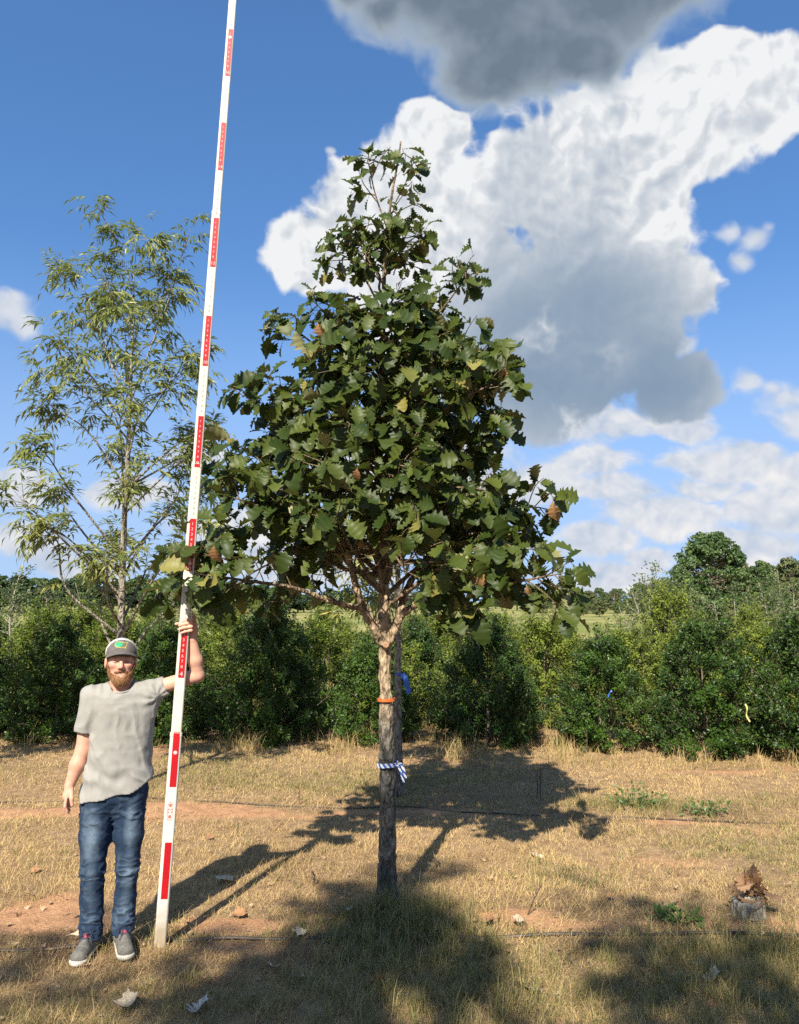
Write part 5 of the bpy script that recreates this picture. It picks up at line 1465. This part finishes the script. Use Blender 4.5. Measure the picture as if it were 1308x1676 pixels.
        def sole(p):
            d = s_cone(p, (0, 0.060, 0.018), (0.0, -0.150, 0.020), 0.043, 0.047, (1, 1, 0.55)); d = smax(d, p[:, 2] - 0.030 - 0.006 * np.clip(-p[:, 1] / 0.2 - 0.5, 0, 1), 0.004); return smax(d, -p[:, 2] - 0.004, 0.003)
        um = pmat('shoe_mesh', (0.165, 0.155, 0.13), (0.115, 0.108, 0.095), 50, 0.85, 0.5, 300) if si == 0 else bpy.data.materials['shoe_mesh']
        so = pmat('shoe_sole', (0.62, 0.58, 0.48), (0.45, 0.42, 0.35), 30, 0.7) if si == 0 else bpy.data.materials['shoe_sole']
        lc = pmat('shoe_lace', (0.030, 0.038, 0.060), None, 60, 0.8) if si == 0 else bpy.data.materials['shoe_lace']
        tg = pmat('shoe_tongue', (0.34, 0.055, 0.085), (0.22, 0.04, 0.07), 60, 0.85) if si == 0 else bpy.data.materials['shoe_tongue']
        if si == 0:
            uv, uq = sdf_mesh(upper, (-0.07, -0.21, 0.0), (0.07, 0.13, 0.17), 0.0052); sv, sq = sdf_mesh(sole, (-0.07, -0.22, -0.02), (0.07, 0.13, 0.05), 0.005)
        o = obj('shoe', mesh_np('shoe', uv, uq, True), um, root, (cx, cy, 0)); o.rotation_euler = (0, 0, rot); tag(o, lab)
        obj('sole', mesh_np('sole', sv, sq, True), so, o)
        mb = MB()
        for k in range(5):
            y0 = -0.025 - 0.016 * k; zt_ = 0.118 - 0.0105 * k
            for s in (-1, 1): mb.add(*tube(spline([(-0.022 * s, y0, zt_ - 0.008), (0, y0 - 0.008, zt_ + 0.002), (0.022 * s, y0 - 0.016, zt_ - 0.014)], 6), 0.0028, 4))
        for s in (-1, 1): mb.add(*tube(spline([(0, -0.03, 0.122), (0.020 * s, -0.045, 0.128), (0.034 * s, -0.055, 0.105), (0.018 * s, -0.05, 0.108)], 10), 0.0022, 4)); mb.add(*tube(spline([(0, -0.035, 0.12), (0.015 * s, -0.075, 0.102), (0.03 * s, -0.10, 0.082)], 7), 0.0020, 4))
        obj('laces', mb.mesh('laces', True), lc, o)
        tv, tq = sdf_mesh(lambda p: s_cone(p, (0, -0.012, 0.122), (0, -0.055, 0.093), 0.014, 0.017, (1.1, 0.6, 1)), (-0.05, -0.09, 0.06), (0.05, 0.04, 0.17), 0.005)
        obj('tongue', mesh_np('tongue', tv, tq, True), tg, o)

    # ---- cap
    CT = E(0, 0.010, 0.052)
    def crown(p):
        d = s_ell(p, CT + np.array([0, 0.0, 0.0]), (0.0880, 0.104, 0.084)); d = np.maximum(d, CT[2] - 0.016 - p[:, 2] + 0.10 * np.clip(p[:, 1] - CT[1], 0, 1) * 0.1)
        return smax(d, -s_ell(p, CT, (0.083, 0.099, 0.079)), 0.003)
    def front_cut(p): return p[:, 1] - (CT[1] - 0.034) + 0.15 * (p[:, 2] - CT[2])
    grey = pmat('cap_cotton', (0.135, 0.118, 0.105), (0.105, 0.093, 0.085), 40, 0.9, 0.4, 260); net = pmat('cap_net', (0.62, 0.60, 0.57), (0.42, 0.41, 0.40), 160, 0.8, 0.8, 260)
    fv, fq = sdf_mesh(lambda p: np.maximum(crown(p) - 0.0012, front_cut(p)), CT - 0.115, CT + 0.115, 0.0042)
    cap = obj('cap', mesh_np('cap', fv, fq, True), grey, root); tag(cap, 'grey cap with white net back')
    bv, bq = sdf_mesh(lambda p: np.maximum(crown(p), -front_cut(p) - 0.004), CT - 0.115, CT + 0.115, 0.0045)
    obj('net_back', mesh_np('net_back', bv, bq, True), net, cap)
    mb = MB(); N_, M_ = 17, 7; Vb = []
    for lay in (0, 1):
        for i in range(N_):
            a = math.radians(-78 + 156 * i / (N_ - 1)); sx, cx_ = math.sin(a), math.cos(a)
            for j in range(M_):
                t = j / (M_ - 1); reach = 0.056 * (cx_ ** 0.6); bx, by = 0.0855 * sx, -0.098 * cx_
                x = bx * (1 + 0.04 * t); y = by - reach * t; zz = 0.022 - 0.014 * t - 0.034 * (abs(sx) ** 2.2) * (1 - 0.1 * t) - (0.0045 if lay else 0)
                Vb.append(CT + np.array([x, y, zz - 0.004]))
    Qb = []
    for i in range(N_ - 1):
        for j in range(M_ - 1):
            a = i * M_ + j; Qb.append((a, a + M_, a + M_ + 1, a + 1)); o_ = N_ * M_; Qb.append((o_ + a, o_ + a + 1, o_ + a + M_ + 1, o_ + a + M_))
    for i in range(N_ - 1):
        a = i * M_ + M_ - 1; o_ = N_ * M_; Qb.append((a, a + M_, o_ + a + M_, o_ + a))
    mb.add(np.array(Vb), Qb); obj('brim', mb.mesh('brim', True), grey, cap)
    mb = MB(); mb.add(*tube([CT + np.array([0, 0, 0.082]), CT + np.array([0, 0, 0.0885])], [0.008, 0.006], 8)); obj('top_button', mb.mesh('top_button', True), grey, cap)
    # stitched mark: green leaf-filled west, yellow outlined east of a country's map
    def on_cap(u, v):       # u, v in metres on the front panel
        u = u * 1.2; zz = v * 1.2 + 0.046; k = 1 - (u / 0.088) ** 2 - (zz / 0.084) ** 2
        return CT + np.array([u, -(0.104 + 0.002) * math.sqrt(max(k, 0.02)) - 0.0012, zz])
    gm_ = pmat('stitch_green', (0.02, 0.36, 0.16), (0.015, 0.26, 0.11), 200, 0.6); ym = pmat('stitch_yellow', (0.72, 0.62, 0.10), (0.60, 0.50, 0.08), 200, 0.6)
    outline = [(-0.031, 0.000), (-0.029, 0.009), (-0.024, 0.015), (-0.010, 0.016), (0.002, 0.0145), (0.008, 0.011), (0.012, 0.009), (0.014, 0.0125), (0.020, 0.010), (0.025, 0.0135), (0.0275, 0.010), (0.022, 0.004), (0.0195, -0.004), (0.017, -0.009), (0.019, -0.015), (0.016, -0.0145), (0.013, -0.0095), (0.004, -0.0095), (0.001, -0.014), (-0.004, -0.010), (-0.012, -0.0095), (-0.023, -0.0085)]
    mb = MB(); mb.add(*tube([on_cap(*q_) for q_ in outline + outline[:1]], 0.0013, 5, False)); obj('emblem_outline', mb.mesh('emblem_outline', True), ym, cap)
    mb = MB()
    for (u, v, ru, rv_) in [(-0.021, 0.004, 0.009, 0.009), (-0.012, 0.009, 0.011, 0.006), (-0.004, 0.006, 0.007, 0.008), (-0.022, -0.004, 0.008, 0.004), (-0.011, -0.003, 0.006, 0.005), (-0.001, -0.001, 0.004, 0.004)]:
        V_ = [on_cap(u, v) + np.array([0, -0.0005, 0])] + [on_cap(u + ru * math.cos(a) * (1 + 0.18 * math.cos(5 * a)), v + rv_ * math.sin(a) * (1 + 0.18 * math.cos(5 * a))) for a in np.linspace(0, 2 * np.pi, 20, endpoint=False)]
        mb.add(np.array(V_), None, [(0, 1 + k, 1 + (k + 1) % 20) for k in range(20)])
    obj('emblem_leaf', mb.mesh('emblem_leaf'), gm_, cap)
    return root


build_man()

# ------------------------------------------------------------------ ribbons, tubes, stalks, litter
def ribbon_mat(name, c1, c2=None, stripes=False):
    m, nt, b = new_mat(name); b.inputs['Roughness'].default_value = 0.35
    if stripes:
        v = attr('var'); f = mth('GREATER_THAN', mth('FRACT', v * 1.0), 0.5); nt.links.new(mixc(f, c1, c2).s, b.inputs['Base Color'])
    else:
        nt.links.new(mixc(noise(tcoord(), 60.0, 2.0), c1, tuple(x * 0.7 for x in c1)).s, b.inputs['Base Color'])
    return m


def band(cx, cy, z, r, h, tilt=0.0, stripes=9, seed=0, n=72):
    rr = np.random.default_rng(seed); V = []; Q = []; A = []
    for k in range(n + 1):
        a = 2 * np.pi * k / n; rk = r * (1 + 0.03 * math.sin(3 * a + seed) + 0.015 * rr.normal() * 0.3); zz = z + tilt * math.cos(a) * r
        for j in (0, 1, 2):
            t = j / 2 - 0.5; V.append((cx + (rk + 0.0012 * math.sin(9 * a + j)) * math.cos(a), cy + (rk + 0.0012 * math.sin(9 * a + j)) * math.sin(a), zz + t * h)); A.append(stripes * k / n + 0.55 * t)
    for k in range(n):
        for j in range(2): i = k * 3 + j; Q.append((i, i + 3, i + 4, i + 1))
    return np.array(V), np.array(Q), np.array(A)


def tail(p0, pts, w, nrm=(0, -1, 0)):
    P = spline([p0] + pts, 14); t = unit(np.gradient(P, axis=0)); s = unit(np.cross(t, np.array(nrm) + 1e-3)); V = []; Q = []; A = []
    for k in range(14):
        tw = 0.5 * math.sin(k * 0.7); sd = s[k] * math.cos(tw) + np.cross(t[k], s[k]) * math.sin(tw)
        V += [P[k] - sd * w / 2, P[k] + sd * w / 2]; A += [k * 0.22, k * 0.22 + 0.5]
    for k in range(13): i = 2 * k; Q.append((i, i + 1, i + 3, i + 2))
    return np.array(V), np.array(Q), np.array(A)


def build_ribbons():
    om = ribbon_mat('orange_tape', (0.78, 0.16, 0.035)); bm_ = ribbon_mat('blue_tape', (0.03, 0.12, 0.50)); sm = ribbon_mat('striped_tape', (0.06, 0.13, 0.42), (0.78, 0.80, 0.84), True); ym = ribbon_mat('yellow_tape', (0.62, 0.58, 0.22))
    def ribbon(name, label, parts, mat):
        mb = MB()
        for v, q, a in parts: mb.add(v, q, None, a)
        o = obj(name, mb.mesh(name, True), mat); tag(o, label, 'ribbon'); return o
    z = at(632, 1147, 5.15).z; c = at(632, 1147, OAK.y)
    ribbon('orange_ribbon', 'orange ribbon tied round the oak trunk below the fork', [band(c.x, OAK.y, z, 0.0575, 0.019, 0.0, 1, 1)], om)
    z = at(634, 1254, 5.15).z; c = at(634, 1254, OAK.y); p = np.array([c.x + 0.054, OAK.y - 0.050, z + 0.01])
    ribbon('striped_ribbon', 'blue and white striped ribbon tied round the lower oak trunk', [band(c.x, OAK.y, z, 0.0690, 0.026, 0.05, 13, 2), tail(p, [p + np.array([0.035, -0.02, 0.0]), p + np.array([0.052, -0.02, -0.045]), p + np.array([0.062, -0.015, -0.085])], 0.018),
            tail(p, [p + np.array([0.025, -0.015, -0.03]), p + np.array([0.050, -0.02, -0.11])], 0.014)], sm)
    c = at(653, 1103, 8.2); p = np.array([c.x + 0.035, 8.16, c.z])
    ribbon('blue_ribbon', 'blue ribbon tied round the thin trunk behind the oak', [band(c.x + 0.004, 8.2, c.z, 0.047, 0.022, 0.0, 1, 3), tail(p, [p + np.array([0.03, -0.02, -0.05]), p + np.array([0.07, -0.02, -0.19])], 0.055)], bm_)
    c = np.array(at(1220, 1152, 9.35))
    ribbon('yellow_ribbon', 'pale yellow ribbon hanging on the wide holly at the right', [tail(c, [c + np.array([0.015, -0.01, -0.05]), c + np.array([0.008, 0.0, -0.13]), c + np.array([0.04, -0.01, -0.20])], 0.018)], ym)
    c = np.array(at(1002, 1130, 9.75))
    ribbon('blue_tag', 'small dark blue tag strip on the lone green holly', [tail(c, [c + np.array([-0.03, 0, -0.03]), c + np.array([-0.05, 0.0, -0.08])], 0.014)], bm_)


build_ribbons()


def build_tubes():
    bm_ = pmat('black_tube', (0.028, 0.024, 0.020), (0.09, 0.065, 0.045), 12, 0.55)
    def hose(label, pix, r):
        P = [gnd(*p) for p in pix]; S = spline([(p.x, p.y, 0) for p in P], 160); S[:, 2] = zg(S[:, 0], S[:, 1]) + r * 0.9 + np.array([0.006 * math.sin(k * 0.23) for k in range(160)])
        mb = MB(); mb.add(*tube(S, r, 8)); tag(obj('irrigation_tube', mb.mesh('irrigation_tube', True), bm_), label, 'tube')
    hose('black irrigation tube lying along the foreground row past the oak', [(-160, 1563), (20, 1557), (110, 1552), (240, 1541), (350, 1535), (450, 1534), (600, 1531), (780, 1532), (900, 1535), (1050, 1536), (1200, 1538), (1420, 1543)], 0.0100)
    hose('thin dark irrigation tube crossing the grass behind the man', [(-120, 1311), (60, 1310), (200, 1309), (300, 1312), (420, 1320), (560, 1321), (680, 1319), (765, 1329), (900, 1336), (1100, 1344), (1420, 1350)], 0.0065)


build_tubes()


def dead_leaf(seed, curl):
    v, q = oak_leaf(seed, 0.10, 0.10); v = v.copy(); t = v[:, 1]
    v[:, 2] = 0.25 * curl * (v[:, 0] ** 2) * 4 + 0.16 * curl * (t - 0.4) ** 2 * 2 + 0.05 * np.sin(7 * v[:, 0] + 5 * t) + v[:, 2] * 0.3
    return mesh_np('fallen_leaf', v, q, True, {'var': np.zeros(len(v))})


def build_litter():
    r = np.random.default_rng(14)
    pal = pmat('pale_dead_leaf', (0.66, 0.55, 0.38), (0.48, 0.36, 0.22), 30, 0.8, 0.3, 60); brn = pmat('brown_dead_leaf', (0.40, 0.21, 0.095), (0.26, 0.13, 0.06), 30, 0.8, 0.3, 60); gry = pmat('grey_dead_leaf', (0.58, 0.55, 0.48), (0.42, 0.37, 0.30), 30, 0.8, 0.3, 60)
    ms = [[dead_leaf(30 + k, c) for k, c in enumerate((0.6, 1.2, 1.8))] for _ in range(3)]
    for row, m in zip(ms, (pal, brn, gry)):
        for me in row: me.materials.append(m)
    L = [(345, 1440, 0, 0.17, 'pale curled dead leaf in the shade right of the pole'), (210, 1630, 0, 0.17, 'long tan dead leaf in the grass below the man\'s feet'), (340, 1640, 2, 0.15, 'grey brown dead leaf at the bottom beside the tan one'),
         (886, 1632, 2, 0.18, 'whitish dead leaf at the bottom right of centre'), (1173, 1600, 0, 0.14, 'pale upright dead leaf in the green tufts at lower right'), (862, 1402, 0, 0.14, 'pale dead leaf in the sunny grass right of the oak'),
         (850, 1508, 0, 0.13, 'cream dead leaf at the foot of the leaning twig'), (806, 1508, 1, 0.13, 'rusty dead leaf left of the leaning twig'), (405, 1503, 1, 0.12, 'rusty brown dead leaf on the bare clay right of the pole'), (573, 1498, 2, 0.07, 'small white crumpled leaf left of the oak base'),
         (486, 1540, 0, 0.10, 'tan dead leaf beside the tube left of the oak'), (640, 1603, 1, 0.12, 'orange brown dead leaf in the grass below the oak'), (1092, 1492, 0, 0.09, 'small pale dead leaf in the shade left of the stump'), (1010, 1480, 1, 0.07, 'tiny brown dead leaf between the twig and the stump'),
         (1140, 1650, 1, 0.14, 'dark brown dead leaf at the bottom right edge of the shade'), (1042, 1595, 1, 0.12, 'brown dead leaf half hidden in the shaded grass, lower right'), (334, 1375, 1, 0.08, 'small rusty leaf on the sunny grass right of the pole'), (68, 1428, 1, 0.10, 'brown dead leaf in the grass left of the man\'s knees'),
         (20, 1500, 1, 0.12, 'brown dead leaf at the left edge'), (1213, 1500, 0, 0.10, 'pale leaf scrap left of the stump'), (446, 1590, 0, 0.09, 'tan leaf scrap in the shaded grass under the tube'), (955, 1560, 1, 0.09, 'brown leaf just below the tube right of centre'), (532, 1500, 1, 0.08, 'dull brown leaf in the shade left of the oak')]
    for k, (px, py, kd, s, lab) in enumerate(L):
        g = gnd(px, py); o = obj('fallen_leaf', ms[kd][k % 3], None, None, (g.x, g.y, float(zg(g.x, g.y)) + 0.035)); o.scale = (s, s, s); o.rotation_euler = (r.uniform(-0.9, 0.1), r.uniform(-0.6, 0.6), r.uniform(0, 6.28))
        tag(o, lab, 'leaf', 'dead leaves lying in the grass')
    # the leaf across the man's toes
    o = obj('fallen_leaf', ms[0][1], None, None, (-1.80, 4.60, 0.085)); o.scale = (0.17,) * 3; o.rotation_euler = (0.25, 0.35, -1.35); tag(o, 'orange tan dead leaf lying across the man\'s shoe', 'leaf')
    # fine litter: uncountable crumbs of leaf
    n = 420; x = r.normal(0, 1.6, n) + 0.1; y = r.normal(4.9, 0.75, n); ok = (np.abs(x) < 0.5 * y); x, y = x[ok], y[ok]; n = len(x)
    V, Q = oak_leaf(77, 0.3, 0.3); V = V[:75:1]; Q = Q[:56]
    FR = frames_from(unit(np.column_stack([r.normal(0, 1, (n, 2)), r.normal(0, 0.25, n)])), np.column_stack([r.normal(0, .5, (n, 2)), np.ones(n)]), r.uniform(0.018, 0.055, n))
    vv, qq = stamp(V, Q, FR, np.column_stack([x, y, zg(x, y) + r.uniform(0.008, 0.03, n)]))
    m, nt, b = new_mat('leaf_crumb'); v = attr('var'); nt.links.new(mixc(v, (0.26, 0.14, 0.07), (0.44, 0.31, 0.18)).s, b.inputs['Base Color']); b.inputs['Roughness'].default_value = 0.85
    tag(obj('leaf_litter', mesh_np('leaf_litter', vv, qq, False, {'var': np.repeat(r.uniform(0, 1, n), len(V))}), m), 'crumbs of dry leaf scattered over the bare row', 'litter', kind='stuff')


build_litter()


def build_stalks():
    r = np.random.default_rng(4); dm = pmat('dead_stalk', (0.10, 0.065, 0.045), (0.06, 0.04, 0.03), 40, 0.9); tm = pmat('tan_stalk', (0.30, 0.22, 0.13), (0.20, 0.14, 0.08), 40, 0.9)
    for (px, py, top, lean, mat, w, lab) in [(885, 1308, 1250, 0.01, dm, 0.006, 'darker taller one of two dead weed stalks behind the oak shadow'), (879, 1306, 1262, -0.01, dm, 0.005, 'shorter one of two dead weed stalks behind the oak shadow'), (963, 1290, 1195, 0.0, tm, 0.003, 'thin tan weed stalk rising before the lone holly'), (490, 1318, 1290, 0.0, dm, 0.004, 'short dark peg of a weed beside the rear tube'),
                                         (861, 1500, 1448, 0.10, dm, 0.005, 'leaning dark twig stuck in the bare row right of the oak'), (512, 1448, 1425, 0.0, dm, 0.005, 'short dark stub in the shade left of the oak'), (940, 1304, 1268, -0.14, tm, 0.003, 'slanting dry weed between the stalks and the lone holly'), (796, 1258, 1190, 0.0, tm, 0.004, 'bare grey stem at the hedge foot right of the oak')]:
        g = gnd(px, py); zt = at(px, top, g.y).z; P = spline([(g.x, g.y, -0.02), (g.x + lean * 0.5 + r.normal(0, .006), g.y, zt * 0.5), (g.x + lean, g.y, zt)], 10)
        t = thing('weed_stalk', lab, 'stalk', (0, 0, 0)); t.location = (g.x, g.y, 0); P = P - np.array([g.x, g.y, 0])
        mb = MB(); mb.add(*tube(P, np.linspace(w, w * 0.4, 10), 5)); obj('stem', mb.mesh('stem', True), mat, t)
        mb = MB()
        for k in range(7):
            f = r.uniform(0.35, 1); q = P[int(f * 9)]; a = r.uniform(0, 6.28); mb.add(*tube([q, q + np.array([math.cos(a) * 0.02, math.sin(a) * 0.02, 0.03])], [w * 0.4, w * 0.6], 4))
        obj('seed_heads', mb.mesh('seed_heads', True), mat, t)


build_stalks()


def build_stump():
    g = gnd(1230, 1508); t = thing('cut_stump', 'weathered grey cut stump with withered brown leaf sprouts', 'stump', (g.x, g.y + 0.05, 0)); r = np.random.default_rng(9)
    def f(p):
        d = s_cone(p, (0, 0, -0.05), (0.005, 0.0, 0.085), 0.105, 0.088); d = np.maximum(d, p[:, 2] - 0.105 - 0.25 * p[:, 0] * 0.2 - 0.012 * fbm(p * 40, 2, 1)); g_ = np.clip((0.06 - p[:, 2]) / 0.1, 0, 1)
        return d - 0.03 * g_ ** 2 - 0.012 * fbm(p * np.array([24, 24, 10.0]), 3, 2) - 0.006 * np.abs(np.sin(8 * np.arctan2(p[:, 1], p[:, 0])))
    V, Q = sdf_mesh(f, (-0.2, -0.2, -0.03), (0.2, 0.2, 0.16), 0.008)
    obj('stump', mesh_np('stump', V, Q, True), bark_mat('stump_bark', (0.52, 0.47, 0.37), (0.44, 0.36, 0.26), -0.2, 0.1, 20.0, 0.3), t)
    dm = leaf_mat('sprout_leaf', (0.30, 0.135, 0.055), (0.46, 0.25, 0.11), (0.36, 0.20, 0.10), 0.7, 0.15); sm = pmat('sprout_stem', (0.16, 0.09, 0.06), None, 40, 0.9)
    mes = []
    for k in range(3):
        v, q = oak_leaf(50 + k, 0.9, 0.75, 0.4); me = mesh_np('withered_leaf', v, q, False, {'var': np.zeros(len(v))}); me.materials.append(dm); mes.append(me)
    for k in range(6):
        a = r.uniform(0, 6.28); b0 = np.array([0.06 * math.cos(a), 0.05 * math.sin(a), 0.06]); top = b0 + np.array([0.05 * math.cos(a), 0.04 * math.sin(a), r.uniform(0.12, 0.26)])
        mb = MB(); mb.add(*tube(spline([b0, (b0 + top) / 2 + r.normal(0, .01, 3), top], 6), np.linspace(0.005, 0.002, 6), 5)); obj('sprout', mb.mesh('sprout', True), sm, t)
        for j in range(4):
            p = b0 + (top - b0) * r.uniform(0.45, 1.0); fr = frames_from(np.array([[r.normal(0, .5), r.normal(0, .5), -0.9]]), r.normal(0, 1, (1, 3)) + np.array([[0, -1, 0.2]]), np.array([r.uniform(0.06, 0.12)]))[0]
            o = obj('withered_leaf', mes[int(r.integers(0, 3))], None, t); M = Matrix(fr.tolist()).to_4x4(); M.translation = Vector(p); o.matrix_basis = M
    # low broad-leaved weeds in the grass at right
    wl = leaf_mat('weed_leaf', (0.07, 0.12, 0.025), (0.13, 0.19, 0.05), (0.12, 0.16, 0.07), 0.5, 0.25)
    LV, LT = small_leaf(0.26)
    for (px, py, s, lab) in [(1155, 1335, 1.0, 'leafy green weed in the sunny grass at right, before the wide holly'), (1040, 1322, 1.3, 'spreading green weed patch in front of the lone holly'), (1115, 1520, 0.5, 'small green weed by the tube left of the stump'), (1082, 1510, 0.4, 'tiny green weed between the tube and the shaded grass')]:
        g = gnd(px, py); n = int(110 * s); d = unit(np.column_stack([r.normal(0, 1, (n, 2)), r.uniform(0.1, 0.9, n)])); P = d * r.uniform(0.02, 0.16, (n, 1)) * s * np.array([1.5, 1, 0.9]); P[:, 2] += 0.02
        w = thing('green_weed', lab, 'weed', (g.x, g.y, float(zg(g.x, g.y))))
        v, q = stamp(LV, LT, frames_from(unit(d + r.normal(0, .4, (n, 3))), np.array([0, -0.3, 1]) + r.normal(0, .4, (n, 3)), r.uniform(0.03, 0.065, n)), P)
        tag(obj('foliage', mesh_np('foliage', v, q, False, {'var': np.repeat(r.uniform(0, .95, n), 4)}), wl, w), kind='stuff')
        mb = MB()
        for k in range(0, n, 6): mb.add(*tube([(0, 0, -0.01), P[k] * 0.5 + np.array([0, 0, 0.01]), P[k]], [0.003, 0.002, 0.0015], 3, False))
        obj('stem', mb.mesh('stem'), wl, w)


build_stump()
